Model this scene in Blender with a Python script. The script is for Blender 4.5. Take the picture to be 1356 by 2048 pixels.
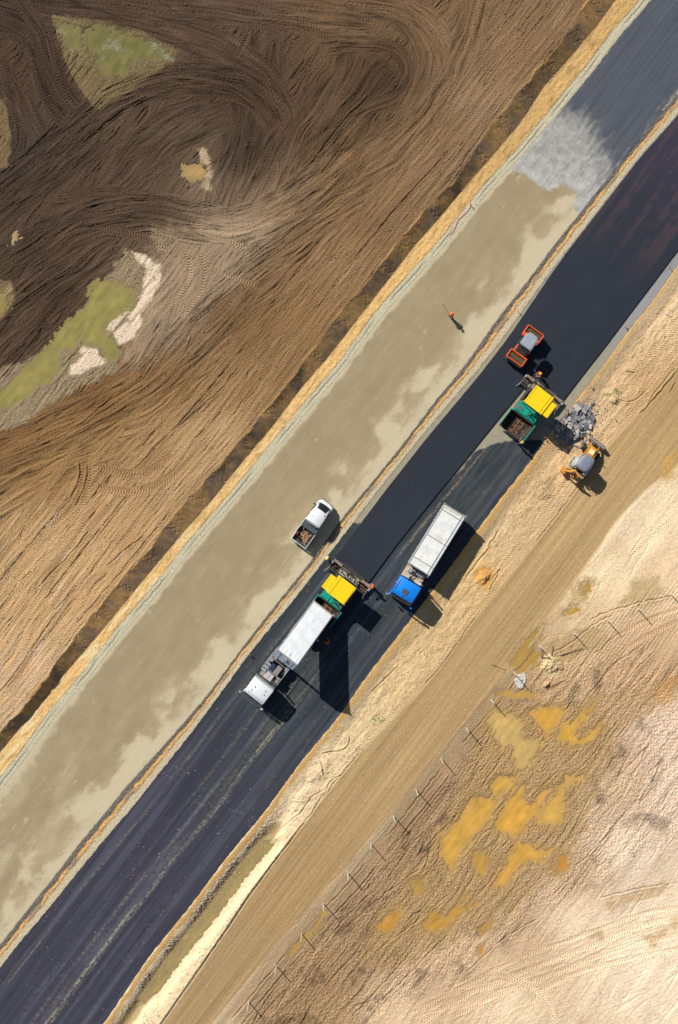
import bpy, bmesh, math, random
import numpy as np
from mathutils import Vector, Matrix, Quaternion

# ------------------------------------------------------------------ camera, sky, sun
for o in list(bpy.data.objects):
    bpy.data.objects.remove(o)
S = 18.5            # map units (photo pixels at road level) per metre
HC = 112.0          # flying height of the camera
scene = bpy.context.scene
COL = scene.collection
cam = bpy.data.objects.new('camera', bpy.data.cameras.new('camera'))
COL.objects.link(cam)
cam.location = (0, 0, HC)
cam.data.sensor_fit = 'VERTICAL'
cam.data.sensor_height = 36
cam.data.lens = 18.0 * HC / (1024 / S)
cam.data.clip_start = 0.5
cam.data.clip_end = 3000
scene.camera = cam

SUN_EL = math.radians(40)
sun_az = Vector((-0.65, 0.76, 0)).normalized()
w = bpy.data.worlds.new('World'); scene.world = w; w.use_nodes = True
nt = w.node_tree
sky = nt.nodes.new('ShaderNodeTexSky'); sky.sky_type = 'NISHITA'; sky.sun_disc = False
sky.sun_elevation = SUN_EL
sky.sun_rotation = math.atan2(sun_az.x, sun_az.y)
bg = nt.nodes['Background']; bg.inputs['Strength'].default_value = 0.055
nt.links.new(sky.outputs[0], bg.inputs['Color'])
ld = bpy.data.lights.new('sun', 'SUN'); ld.energy = 4.9; ld.angle = math.radians(0.5); ld.color = (1.0, 0.965, 0.905)
sun = bpy.data.objects.new('sun', ld); COL.objects.link(sun)
to_sun = Vector((sun_az.x * math.cos(SUN_EL), sun_az.y * math.cos(SUN_EL), math.sin(SUN_EL)))
sun.rotation_euler = to_sun.to_track_quat('Z', 'Y').to_euler()
sun.location = (-40, 50, 60)
scene.view_settings.view_transform = 'Standard'
scene.view_settings.look = 'None'
scene.view_settings.exposure = 0.0
scene.view_settings.gamma = 1.0
scene.view_settings.use_curve_mapping = False

random.seed(7)
F32 = np.float32

# ------------------------------------------------------------------ numeric helpers
_perm = {}
def _tab(seed):
    if seed not in _perm:
        r = np.random.RandomState(seed)
        a = r.rand(256, 256).astype(F32) * 2 * np.pi
        _perm[seed] = (np.cos(a), np.sin(a))
    return _perm[seed]
def noise(x, y, seed=0):
    x = np.asarray(x, dtype=F32); y = np.asarray(y, dtype=F32)
    gx, gy = _tab(seed)
    xf = np.floor(x); yf = np.floor(y)
    fx = x - xf; fy = y - yf
    xi = xf.astype(np.int32) & 255; yi = yf.astype(np.int32) & 255
    xj = (xi + 1) & 255; yj = (yi + 1) & 255
    ux = fx * fx * fx * (fx * (fx * 6 - 15) + 10); uy = fy * fy * fy * (fy * (fy * 6 - 15) + 10)
    a = gx[xi, yi] * fx + gy[xi, yi] * fy
    b = gx[xj, yi] * (fx - 1) + gy[xj, yi] * fy
    c = gx[xi, yj] * fx + gy[xi, yj] * (fy - 1)
    d = gx[xj, yj] * (fx - 1) + gy[xj, yj] * (fy - 1)
    ab = a + (b - a) * ux; cd = c + (d - c) * ux
    return (ab + (cd - ab) * uy) * F32(1.5)
def fbm(x, y, o=3, seed=0, g=0.5):
    r = 0; a = 1.0; t = 0
    for i in range(o):
        r = r + a * noise(x * 2**i + 17.3 * i, y * 2**i - 9.1 * i, seed + i); t += a; a *= g
    return r / t * 1.3
def sstep(e0, e1, x):
    t = np.clip((x - e0) / (e1 - e0), 0, 1)
    return t * t * (3 - 2 * t)
def lin(c):
    c = np.asarray(c, dtype=np.float64) / 255.0
    return np.where(c <= 0.04045, c / 12.92, ((c + 0.055) / 1.055) ** 2.4)
def mixc(C, c, m):
    c = lin(c) if not isinstance(c, np.ndarray) else c
    m = m[..., None]
    return C * (1 - m) + c * m
def world(px, py, z=0.0):
    """photo pixel of a point at height z -> world position"""
    k = (1 - z / HC) / S
    return ((px - 678) * k, (1024 - py) * k)
FZ = 1.15
def fld(pts, z=FZ):       # photo pixels seen at height z -> map units
    k = 1 - z / HC
    return [(678 + (p[0] - 678) * k, 1024 + (p[1] - 1024) * k) for p in pts]

# road frame: a runs along the road to the upper right, c across it to the lower right
EX, EY = 0.605, -0.7962
NX, NY = 0.7962, 0.605
def ac(px, py): return px * EX + py * EY, px * NX + py * NY
def line(pts, smooth=True):
    A = np.array([ac(*p) for p in pts]); A = A[np.argsort(A[:, 0])]
    a, c = A[:, 0], A[:, 1]
    s0 = (c[min(4, len(c)-1)] - c[0]) / (a[min(4, len(a)-1)] - a[0]); s1 = (c[-1] - c[-5]) / (a[-1] - a[-5])
    a = np.concatenate([[a[0] - 9000], a, [a[-1] + 9000]])
    c = np.concatenate([[c[0] - 9000 * s0 * 0.3], c, [c[-1] + 9000 * s1 * 0.3]])
    g = np.arange(-3000, 3000, 10.0); v = np.interp(g, a, c)
    if smooth:
        k = np.hanning(9); k /= k.sum(); v2 = np.convolve(np.pad(v, 4, mode='edge'), k, 'valid'); v = v2
    return lambda q: np.interp(q, g, v)
L0 = line(fld([(1171,10),(1146,50),(1111,95),(1071,145),(1026,200),(986,245),(956,290),(926,335),(896,375),(846,425),(801,480),(751,545),(701,600),(645,680),(585,755),(525,830),(465,905),(425,945),(380,995),(340,1040),(300,1100),(250,1150),(200,1210),(150,1275),(100,1340),(85,1370),(30,1435),(0,1462)]))
L1 = line([(1231,0),(1196,50),(1141,115),(1086,175),(1046,240),(996,300),(956,345),(916,392),(876,440),(831,490),(781,555),(726,625),(665,705),(600,780),(540,860),(480,930),(425,1000),(365,1068),(300,1145),(240,1218),(190,1278),(115,1365),(55,1440),(0,1505)])
L2 = line([(1271,10),(1226,60),(1180,122),(1116,200),(1076,248),(1028,305),(976,360),(926,420),(870,490),(801,565),(741,635),(678,725),(600,815),(500,938),(435,1015),(370,1090),(300,1180),(240,1248),(165,1345),(100,1420),(50,1490),(0,1555)])
L4 = line([(1354,190),(1326,220),(1276,283),(1201,372),(1156,430),(1111,485),(1056,560),(996,635),(926,735),(871,800),(811,880),(751,955),(686,1032),(628,1113),(580,1173),(530,1235),(480,1300),(418,1385),(366,1446),(300,1520),(253,1571),(206,1630),(163,1680),(118,1740),(60,1812),(0,1888)])
L7 = line([(1354,230),(1276,317),(1176,447),(1101,543),(1006,675),(951,745),(846,868),(760,975),(676,1085),(585,1203),(535,1262),(485,1325),(452,1372),(378,1472),(328,1534),(268,1611),(218,1668),(158,1741),(100,1814),(30,1896),(0,1936)])
L8 = line([(1356,498),(1305,566),(1260,625),(1209,693),(1159,757),(1100,835),(1050,905),(1000,975)])
LM = line([(1332,425),(1250,525),(1130,672),(1038,787),(986,850),(926,925),(856,1010),(796,1085),(741,1160)])
L9 = line([(1356,528),(1303,605),(1268,645),(1217,715),(1182,763),(1140,815),(1090,882),(1066,915),(996,1003),(956,1058),(890,1148),(826,1232),(731,1355),(678,1432),(600,1525),(530,1622),(450,1718),(380,1812),(300,1910),(212,2040)])
H1 = line([(325,2048),(400,1940),(450,1868),(500,1792),(550,1725),(600,1660),(676,1560),(741,1485),(826,1400),(876,1345),(956,1232),(1026,1145),(1126,1020),(1216,892),(1276,830),(1354,735)])
H2 = line([(440,2030),(550,1897),(625,1808),(676,1755),(741,1677),(826,1570),(876,1508),(926,1448),(986,1385),(1036,1315),(1085,1250),(1126,1200),(1176,1130),(1236,1040),(1291,980),(1354,935)])
LF = lambda a: L7(a) + np.interp(a, [-500, 100, 300], [14, 8, 2])

def knots(grid, kp, col, p=70.0):
    """smooth colour map through hand-read colours"""
    kp = np.array(kp, float); col = lin(np.array(col, float))
    gx, gy = grid
    out = np.zeros(gx.shape + (3,)); W = np.zeros(gx.shape)
    for k, c in zip(kp, col):
        d2 = (gx - k[0]) ** 2 + (gy - k[1]) ** 2
        ww = 1.0 / (d2 + p * p) ** 2.2
        W += ww; out += ww[..., None] * c
    return out / W[..., None]
CG = np.arange(-120, 1500, 12.0), np.arange(-120, 2200, 12.0)
def make_map(kc, field=False):
    gx, gy = np.meshgrid(*CG, indexing='ij')
    kp = [(k[0], k[1]) for k in kc]
    if field: kp = fld(kp)
    return knots((gx, gy), kp, [k[2] for k in kc])
def sample(M, X, Y):
    u = np.clip((X - CG[0][0]) / 12.0, 0, len(CG[0]) - 1.001); v = np.clip((Y - CG[1][0]) / 12.0, 0, len(CG[1]) - 1.001)
    i = u.astype(int); j = v.astype(int); fu = (u - i)[..., None]; fv = (v - j)[..., None]
    return ((M[i, j] * (1 - fu) + M[i+1, j] * fu) * (1 - fv) + (M[i, j+1] * (1 - fu) + M[i+1, j+1] * fu) * fv)
FIELD = np.array([.93, .935, .96]) * make_map([(30,30,(80,62,48)),(200,20,(86,67,52)),(450,50,(92,73,57)),(700,30,(112,87,62)),(900,60,(126,98,69)),(1050,80,(142,113,80)),
 (60,150,(80,61,46)),(50,300,(78,63,50)),(300,200,(92,73,55)),(450,200,(76,57,43)),(500,300,(74,57,43)),(600,200,(90,69,50)),(780,160,(84,64,45)),(850,250,(120,93,63)),(700,350,(118,92,63)),
 (150,380,(82,64,49)),(300,330,(88,70,53)),(400,280,(100,82,64)),(430,400,(132,111,88)),(560,420,(128,104,78)),(500,460,(146,123,97)),
 (80,480,(80,63,48)),(200,460,(90,71,54)),(300,430,(92,73,55)),(100,600,(80,62,47)),(50,700,(88,70,53)),(400,550,(150,128,102)),(350,640,(142,120,96)),(450,620,(120,91,60)),(600,500,(122,93,61)),(700,450,(134,103,69)),
 (770,400,(142,112,78)),(870,300,(150,120,86)),(960,210,(150,122,90)),(30,880,(132,97,60)),(200,800,(132,97,58)),(350,760,(138,102,62)),(500,650,(128,96,59)),(600,600,(146,113,74)),(680,520,(158,126,88)),
 (100,950,(156,120,76)),(300,900,(166,131,88)),(500,760,(158,124,84)),(400,880,(180,147,104)),(100,1100,(192,158,112)),(250,1050,(190,154,108)),(50,1250,(198,163,116)),(200,1130,(198,160,112)),(50,1350,(206,172,132)),(420,900,(184,150,106)),(600,720,(150,117,78))], True)
TINT = np.array([1.0, .995, 1.05])
RIGHT = TINT * make_map([(1300,620,(224,194,148)),(1250,700,(215,184,136)),(1200,800,(214,183,137)),(1300,780,(198,162,113)),(1150,900,(214,180,130)),(1050,1000,(208,176,127)),(1000,1050,(212,184,138)),(960,1150,(210,176,120)),(900,1250,(208,176,126)),(800,1350,(213,184,134)),(720,1450,(218,192,144)),(650,1530,(232,206,158)),(560,1640,(238,213,168)),(480,1750,(244,221,180)),(380,1880,(247,224,182)),(300,2000,(247,224,182)),
 (1300,1050,(243,219,176)),(1200,1150,(243,217,171)),(1340,1150,(230,199,157)),(1160,1260,(226,198,152)),(1290,1270,(202,170,128)),(1200,1310,(190,156,116)),(1100,1330,(190,158,115)),(1000,1450,(170,139,99)),(1100,1600,(176,144,103)),(900,1600,(158,128,93)),(850,1700,(160,130,93)),(1000,1800,(176,145,108)),(750,1850,(154,125,90)),(650,1950,(160,130,92)),(1200,1500,(180,149,110)),(1320,1450,(224,198,168)),(1340,1600,(222,198,168)),(1250,1700,(228,206,174)),(1150,1850,(238,213,176)),(1300,1900,(244,221,184)),(1000,2000,(236,210,172)),(870,1990,(196,165,128)),(830,2040,(224,196,156)),(1150,1740,(188,158,120)),(1060,1870,(196,166,128)),(960,1940,(200,170,130)),(1300,1360,(186,152,110)),(600,2030,(158,128,90)),(1240,1600,(200,172,134))])
HAUL = TINT * np.array([.93, .95, .96]) * make_map([(1340,820,(182,150,102)),(1200,1000,(190,157,108)),(1000,1250,(186,154,105)),(800,1520,(184,152,104)),(600,1780,(177,145,98)),(450,1950,(174,144,99)),(1300,900,(190,156,106))])

def curve(pts, step=12.0):
    P = np.array(pts, float)
    if len(P) > 2:
        Q = np.vstack([2 * P[0] - P[1], P, 2 * P[-1] - P[-2]]); out = []
        for i in range(1, len(Q) - 2):
            n = max(2, int(np.hypot(*(Q[i+1] - Q[i])) / step))
            for k in range(n):
                t = k / n
                out.append(0.5 * ((2 * Q[i]) + (-Q[i-1] + Q[i+1]) * t + (2*Q[i-1] - 5*Q[i] + 4*Q[i+1] - Q[i+2]) * t*t + (-Q[i-1] + 3*Q[i] - 3*Q[i+1] + Q[i+2]) * t**3))
        out.append(P[-1]); P = np.array(out)
    return P
def poly_sd(X, Y, pts):
    """signed distance to a polygon, negative inside"""
    P = np.array(pts, float); d2 = np.full(X.shape, 1e12); ins = np.zeros(X.shape, bool)
    for i in range(len(P)):
        a = P[i]; b = P[(i + 1) % len(P)]; e = b - a
        wx = X - a[0]; wy = Y - a[1]
        t = np.clip((wx * e[0] + wy * e[1]) / (e @ e + 1e-9), 0, 1)
        d2 = np.minimum(d2, (wx - e[0] * t) ** 2 + (wy - e[1] * t) ** 2)
        if a[1] != b[1]:
            ins ^= ((a[1] > Y) != (b[1] > Y)) & (X < (b[0] - a[0]) * (Y - a[1]) / (b[1] - a[1]) + a[0])
    d = np.sqrt(d2)
    return np.where(ins, -d, d)

# ------------------------------------------------------------------ the ground painter (tensor grid)
class Land:
    def __init__(s, xs, ys):
        s.xs, s.ys = xs, ys                        # map units
        s.X, s.Y = [q.astype(F32) for q in np.meshgrid(xs, ys, indexing='ij')]
        s.A, s.Cc = ac(s.X, s.Y)
        sh = s.X.shape
        s.Z = np.zeros(sh, F32); s.D = np.zeros(sh, F32); s.C = np.zeros(sh + (3,)); s.B = np.zeros(sh + (3,))
        s.W = np.zeros(sh, F32)
    def sl(s, pts, w):
        P = np.array(pts)
        i0 = np.searchsorted(s.xs, P[:, 0].min() - w); i1 = np.searchsorted(s.xs, P[:, 0].max() + w)
        j0 = np.searchsorted(s.ys, P[:, 1].min() - w); j1 = np.searchsorted(s.ys, P[:, 1].max() + w)
        return (slice(i0, i1), slice(j0, j1))
    def uv(s, pts, w):
        P = curve(pts); q = s.sl(P, w); X = s.X[q]; Y = s.Y[q]
        if X.size == 0: return None
        best = np.full(X.shape, 1e9, F32); U = np.zeros(X.shape, F32); V = np.zeros(X.shape, F32); L = 0
        x0, y0 = s.xs[q[0]], s.ys[q[1]]
        for a, b in zip(P[:-1], P[1:]):
            e = b - a; ln = float(np.hypot(*e))
            i0 = np.searchsorted(x0, min(a[0], b[0]) - w); i1 = np.searchsorted(x0, max(a[0], b[0]) + w)
            j0 = np.searchsorted(y0, min(a[1], b[1]) - w); j1 = np.searchsorted(y0, max(a[1], b[1]) + w)
            r = (slice(i0, i1), slice(j0, j1))
            wx = X[r] - a[0]; wy = Y[r] - a[1]
            if wx.size:
                t = (wx * e[0] + wy * e[1]) / (ln * ln); tc = np.clip(t, 0, 1)
                d2 = (wx - e[0] * tc) ** 2 + (wy - e[1] * tc) ** 2
                k = d2 < best[r]
                v = (wx * -e[1] + wy * e[0]) / ln
                sg = np.sign(v) * np.sqrt(d2)
                best[r] = np.where(k, d2, best[r]); U[r] = np.where(k, L + tc * ln, U[r]); V[r] = np.where(k, sg, V[r])
            L += ln
        return q, U, V, np.sqrt(best), L
    def band(s, pts, w, amp=0.035, per=7.0, tint=1.0, cleat=0.0, edge=5.0, seed=1, field=True, endf=30.0, con=0.22, mix=1.0, berm=0.03, chev=0.0, sink=0.0):
        if field: pts = fld(pts)
        if w > 20: per = per * 1.4
        r = s.uv(pts, w + 8)
        if r is None: return
        q, U, V, D, L = r
        X, Y = s.X[q], s.Y[q]
        n = noise(X / 30, Y / 30, seed + 3)
        m = sstep(w + edge * 0.5, w - edge, D + edge * n) * sstep(0, endf, U + 0.01) * sstep(0, endf, L - U + 0.01) * mix
        wob = 0.7 * noise(U / 70, V / 25, seed + 5)
        rid = noise(V / per + wob, U / 150, seed) + 0.7 * noise(V / (per * 0.45) + wob, U / 60, seed + 1)
        rough = fbm(X / 3.5, Y / 3.5, 2, seed + 9)
        tl = np.exp(-(noise(V / (per * .95) + wob, U / 170, seed + 6) / .085) ** 2) * sstep(-.35, .1, noise(V / 12, U / 50, seed + 8)) * min(1.0, con / .2)
        tl2 = np.exp(-(noise(V / (per * .5) + wob, U / 90, seed + 16) / .10) ** 2) * sstep(-.2, .2, noise(V / 8, U / 40, seed + 18)) * min(1.0, con / .2)
        h = amp * (1.2 * rid + 0.45 * rough - 1.5 * tl - .8 * tl2)
        if cleat:
            ph = U / 5.6 + (np.abs(V) if chev > 0 else V) * abs(chev)
            g = sstep(-0.35, 0.25, noise(V / 9, U / 90, seed + 7) + (0.5 if chev else 0.0))
            h = h + 1.45 * cleat * np.sin(2 * np.pi * ph) * g
        h = h + berm * np.exp(-((D - w + 2) / 2.5) ** 2) * (0.5 + noise(U / 25, V * 0 + seed, seed + 11)) - sink * sstep(w, w - 3, D)
        s.D[q] = s.D[q] * (1 - m) + h * m
        t = np.asarray(tint) if np.ndim(tint) else np.array([tint] * 3)
        fin = noise(V / 2.4 + wob, U / 34, seed + 2)
        gm = fbm(U / 90, V / 12, 2, seed + 4)
        c = s.B[q] * t * (1 + .13 * gm + 1.55 * con * np.clip(rid, -1, 1) + .12 * fin + 0.12 * rough - .34 * tl - .20 * tl2)[..., None]
        s.C[q] = s.C[q] * (1 - m[..., None]) + c * m[..., None]
    def crack(s, pts, w=2.0, depth=0.15, dark=0.5, seed=3, field=False, jag=5.0):
        if field: pts = fld(pts)
        w *= .72; depth *= .8
        P = curve(pts, 9.0)
        rr = np.random.RandomState(seed); P = P + rr.randn(*P.shape) * jag * 0.12
        r = s.uv([tuple(p) for p in P], w * 3 + 2)
        if r is None: return
        q, U, V, D, L = r
        ww = w * (0.75 + 0.7 * noise(U / 18, V * 0, seed))
        g = np.exp(-(D / np.maximum(ww, 0.4)) ** 2) * sstep(0, 12, U + .01) * sstep(0, 12, L - U + .01)
        s.D[q] -= depth * g
        s.D[q] += depth * 0.35 * np.exp(-((V - 2.2 * w) / (1.4 * w)) ** 2) * sstep(0, 12, U + .01) * sstep(0, 12, L - U + .01)
        s.C[q] *= (1 - (1 - dark) * g)[..., None]
    def area(s, pts, col, feather=8.0, warp=8.0, seed=5, field=False, mix=1.0, z=None, d=None, base=True, tex=0.2, wet=None):
        if field: pts = fld(pts)
        q = s.sl(pts, feather + warp * 1.5); X, Y = s.X[q], s.Y[q]
        if X.size == 0: return
        sd = poly_sd(X, Y, pts) + warp * fbm(X / 22, Y / 22, 3, seed)
        m = sstep(feather * 0.5, -feather * 0.5, sd) * mix
        aa, cc_ = ac(X, Y)
        c = lin(col) * (1 + tex * fbm(X / 6, Y / 6, 3, seed + 20) + tex * fbm(aa / 50, cc_ / 6, 3, seed + 21))[..., None]
        s.C[q] = s.C[q] * (1 - m[..., None]) + c * m[..., None]
        if base: s.B[q] = s.B[q] * (1 - m[..., None]) + lin(col) * m[..., None]
        if z is not None: s.Z[q] = s.Z[q] + z * m
        if d is not None: s.D[q] = s.D[q] * (1 - m * (1 - d))
        if wet is not None: s.W[q] = np.maximum(s.W[q], wet * m)
    def mound(s, px, py, rx, ry, h, rot=0.0, seed=1, rough=0.4):
        R = max(rx, ry) * 1.6; q = s.sl([(px, py)], R); X, Y = s.X[q] - px, s.Y[q] - py
        cr, sr = math.cos(rot), math.sin(rot)
        u = (X * cr + Y * sr) / rx; v = (-X * sr + Y * cr) / ry
        d = np.sqrt(u*u + v*v) + 0.35 * fbm(X / 14, Y / 14, 3, seed)
        g = sstep(1.1, 0.1, d)
        s.Z[q] += h * g; s.D[q] += rough * h * g * fbm(X / 5, Y / 5, 3, seed + 4)

PUDDLES = []     # (outline in map units, level, colour, label)

def build_land(xs, ys):
    L = Land(xs, ys); X, Y, A, C = L.X, L.Y, L.A, L.Cc
    l0, l1, l2, l4, l7, l9, h1, h2 = [f(A).astype(F32) for f in (L0, L1, L2, L4, L7, L9, H1, H2)]
    jag = 4.5 * fbm(A / 45, C / 60, 3, 31) + 1.2 * noise(A / 9, C / 30, 33)
    # ---- heights
    t = np.clip((C - (l0 + jag)) / np.maximum(l1 - l0 - jag, 12), 0, 1)
    zf = FZ + 0.12 * fbm(X / 160, Y / 160, 2, 40)
    Z = zf * (1 - t) + 0.16 * t
    t2 = np.clip((C - l1) / (l2 - l1), 0, 1); Z = np.where(C > l1, 0.16 - 0.12 * t2, Z)
    Z = np.where(C > l2, 0.0, Z)
    Z = np.where((C > l4) & (C < l7), -0.02, Z)
    zr = -0.02 - 0.36 * sstep(0, 34, C - l9)
    Z = np.where(C > l7, zr, Z)
    hz = -0.36
    dit = np.exp(-((C - l9 - 46) / 17) ** 2) * sstep(20, -140, A - (-1000 + 90))      # ditch beside the road, lower left
    lowa = ac(540, 1640)[0]
    dit = np.exp(-((C - l9 - 40) / 15.0) ** 2) * sstep(lowa + 60, lowa - 60, A)
    Z = Z - 0.55 * dit * (C > l9)
    inr = sstep(h1 - 5, h1 + 5, C) * sstep(h2 + 5, h2 - 5, C)
    Z = Z * (1 - inr) + hz * inr
    Z = np.where(C > h2, hz - 0.10 * sstep(0, 40, C - h2) + 0.06 * fbm(X / 90, Y / 90, 2, 44), Z)
    L.Z = Z.astype(F32)
    # ---- base colours
    f = C < l1
    B = np.where(f[..., None], sample(FIELD, X, Y), sample(RIGHT, X, Y))
    L.B = B.copy()
    tone = 1 + 0.16 * fbm(A / 130, C / 22, 3, 50) + 0.10 * fbm(X / 9, Y / 9, 3, 52)
    # field default: straight passes along the road
    ridf = noise(C / 9 + 0.6 * noise(A / 90, C / 40, 55), A / 240, 56) + 0.6 * noise(C / 4, A / 90, 57)
    cle = np.sin(2 * np.pi * (A / 5.6)) * sstep(0.15, 0.45, noise(C / 11, A / 150, 58))
    fur = lambda x, y, sd, wd: np.exp(-(noise(x, y, sd) / wd) ** 2)
    f1 = fur(C / 17 + .35 * noise(A / 40, C / 20, 553), A / 260, 551, .045) * sstep(-.15, .25, noise(C / 30, A / 70, 552))
    f2 = fur(C / 9 + .3 * noise(A / 30, C / 20, 554), A / 150, 555, .05) * sstep(0, .3, noise(C / 26, A / 60, 556))
    Df = 0.045 * ridf + 0.026 * fbm(X / 4, Y / 4, 2, 59) + 0.022 * cle - .10 * f1 - .06 * f2
    # right default
    wv = fbm(X / 60, Y / 60, 2, 61)
    ridr = noise(C / 10 + 0.8 * noise(A / 70, C / 40, 62), A / 190, 63)
    lump = fbm(X / 7, Y / 7, 3, 64)
    mud = sstep(30, 60, C - h2) * sstep(1290, 1360, Y + 0.10 * (1356 - X) + 22 * wv) * sstep(2560, 2470, Y + 0.62 * X + 40 * wv)
    L.mud = mud
    g1 = fur(C / 20 + .22 * noise(A / 45, C / 25, 557), A / 210, 558, .05) * sstep(-.1, .3, noise(C / 34, A / 90, 559))
    g2 = fur(C / 10 + .18 * noise(A / 30, C / 16, 560), A / 120, 561, .06) * sstep(-.1, .3, noise(C / 26, A / 60, 562))
    ml = fbm(A / 6, C / 4.5, 3, 563, .65)
    Dr = 0.018 * ridr + 0.014 * lump + 0.062 * mud * ml + 0.045 * mud * ridr + .05 * mud * noise(A / 3.5, C / 3, 564) - mud * (.13 * g1 + .06 * g2) - (1 - mud) * .05 * g1 * (C > h2)
    # rough heaped strip between the paved road and the haul road
    tr = sstep(l9 + 14, l9 + 34, C) * sstep(h1 - 2, h1 - 16, C)
    Dr = Dr + tr * 0.085 * fbm(X / 20, Y / 20, 4, 66)
    Dr = Dr + tr * 0.03 * fbm(A / 30, C / 6, 2, 67)
    L.D = np.where(f, Df, Dr).astype(F32)
    L.C = B * tone[..., None] * (1 + np.where(f, 0.17 * ridf - .38 * f1 - .2 * f2, 0.05 * ridr + 0.06 * lump * (1 + mud) + mud * (.12 * ml + .10 * ridr - .42 * g1 - .2 * g2))[..., None])
    warm = sstep(0.05, 0.5, fbm(A / 90, C / 16, 3, 68)) * sstep(880, 1150, Y) * f
    L.C = L.C * (1 + warm[..., None] * np.array([0.08, -0.01, -0.20]))
    graypatch = sstep(0.1, 0.55, fbm(A / 60, C / 22, 4, 69)) * sstep(800, 1100, Y) * f
    L.C = mixc(L.C, (206, 180, 152), 0.5 * graypatch)
    bpatch = sstep(0.15, 0.6, fbm(A / 110, C / 14, 4, 169)) * sstep(500, 900, Y) * f
    L.C = mixc(L.C, (142, 106, 66), 0.45 * bpatch)
    # moist / dry clouds on the right
    wetc = sstep(0.1, 0.6, fbm(X / 45, Y / 45, 4, 70)) * (C > h2) * (.35 + .65 * mud)
    L.C *= (1 - 0.20 * wetc * (1 + mud))[..., None]
    speck = sstep(0.55, 0.9, fbm(X / 3.0, Y / 3.0, 2, 71)) * (C > h2)
    L.C = mixc(L.C, (235, 216, 184), 0.35 * speck)

    # ---- upper left: sweeps of the scrapers
    b = L.band
    N = 40
    # pale muddy islands first
    L.area([(102,25),(170,37),(280,60),(357,100),(350,120),(280,165),(200,220),(185,215),(135,135),(115,65)], (120,104,72), 6, 5, 80, True)
    L.area([(-20,180),(10,200),(25,270),(15,330),(-20,345)], (118,100,70), 8, 6, 81, True)
    L.area([(-20,560),(20,560),(30,600),(0,640),(-20,650)], (140,118,86), 8, 6, 82, True)
    L.area([(396,300),(414,302),(422,330),(420,378),(408,372),(414,340),(400,318)], (182,160,128), 12, 9, 83, True)
    L.area([(250,500),(330,520),(300,640),(225,700),(240,740),(130,790),(40,850),(-20,870),(-20,740),(60,720),(110,680),(170,610),(210,560)], (146,128,100), 8, 8, 84, True)
    q7 = lambda P: [(x / 3.99, 480 + y / 3.99) for x, y in P]
    pale7 = [q7([(1040,90),(1130,110),(1200,160),(1290,200),(1270,330),(1210,480),(1130,560),(1000,640),(860,730),(825,715),(980,580),(1100,470),(1150,330),(1170,230),(1110,170)]), q7([(900,740),(1110,570),(1130,640),(1050,800),(960,830),(920,790)]), q7([(640,850),(700,860),(770,870),(810,940),(860,970),(700,1040),(530,1105),(560,1020),(660,920)])]
    L.area([(300,460),(480,440),(560,450),(480,560),(380,640),(300,720),(240,740),(260,640),(310,540)], (152,130,104), 30, 20, 85, True, mix=0.75)
    b([(250,740),(300,650),(380,550),(430,480)], 52, 0.03, 8, 1.1, 0.0, 14, 101, con=.14)
    b([(330,720),(370,600),(440,500),(480,470)], 26, 0.03, 6, 1.15, 0.014, 10, 102, con=.14)
    # vertical passes in the middle
    b([(420,470),(450,400),(480,320),(505,240),(520,150),(530,60)], 46, 0.04, 8, 0.78, 0.0, 8, 103)
    b([(560,440),(590,360),(620,280),(680,180),(720,90)], 44, 0.035, 8, 0.95, 0.0, 10, 104)
    b([(480,440),(510,370),(560,270),(600,200)], 26, 0.035, 7, 0.9, 0.012, 8, 105)
    # dark horizontal and lower-left passes
    b([(200,420),(260,360),(330,300),(400,250),(470,225)], 34, 0.035, 8, 0.92, 0.012, 6, 106)
    b([(150,430),(200,370),(260,300),(330,240),(420,205)], 22, 0.035, 8, 0.9, 0.015, 6, 107)
    b([(90,420),(200,400),(300,410),(380,420)], 28, 0.03, 6, 0.95, 0.014, 6, 108)
    # arcs round the upper eye
    for k, (off, ti) in enumerate([(0, 0.95), (36, 1.0), (72, 1.04)]):
        b([(300+off,-20),(520,-8-off*.3),(700,0-off*.1),(810+off*.4,40-off*.2),(850+off*.7,120),(825+off*.8,200+off*.3),(760+off*.8,270+off*.5),(660+off*.8,350+off*.7),(560+off*.8,450+off*.8),(470+off*.9,540+off*.9)], 24, 0.035, 6, ti, 0.0, 7, 110 + k)
    b([(610,350),(670,280),(740,200),(800,130)], 44, 0.045, 8, 0.72, 0.0, 12, 114)
    b([(560,420),(640,320),(720,230),(790,190),(815,140),(790,100),(720,90),(640,100)], 16, 0.04, 6, 0.8, 0.0, 6, 115)
    b([(600,470),(700,370),(800,290),(880,190),(930,90),(960,-20)], 30, 0.035, 7, 1.0, 0.012, 8, 116)
    b([(-30,5),(150,28),(300,52),(430,92),(510,145),(550,200),(565,260)], 36, 0.035, 8, 0.92, 0.014, 6, 117)
    b([(200,-10),(420,20),(600,45),(760,60)], 30, 0.03, 6, 1.0, 0.014, 8, 118)
    b([(-30,30),(60,60),(95,150),(125,210),(180,270)], 34, 0.04, 8, 0.85, 0.012, 6, 119)
    b([(20,-20),(80,60),(110,140),(150,210),(210,250)], 18, 0.035, 6, 0.9, 0.02, 5, 120)
    b([(-10,120),(35,220),(45,300),(10,380),(-40,440)], 26, 0.04, 7, 0.92, 0.012, 5, 121)
    b([(40,190),(80,280),(90,330),(40,400),(-30,450)], 22, 0.035, 7, 0.95, 0.012, 5, 122)
    # the big arc
    b([(-40,410),(50,345),(140,275),(220,210),(300,172),(390,158),(470,170),(530,205),(565,260)], 36, 0.05, 7, 0.86, 0.012, 6, 123)
    b([(-40,460),(60,390),(150,320),(220,265)], 26, 0.045, 8, 0.82, 0.0, 6, 124)
    b([(200,262),(240,232),(280,205)], 5, 0.02, 6, 1.35, 0.03, 3, 125, sink=.04)
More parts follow.
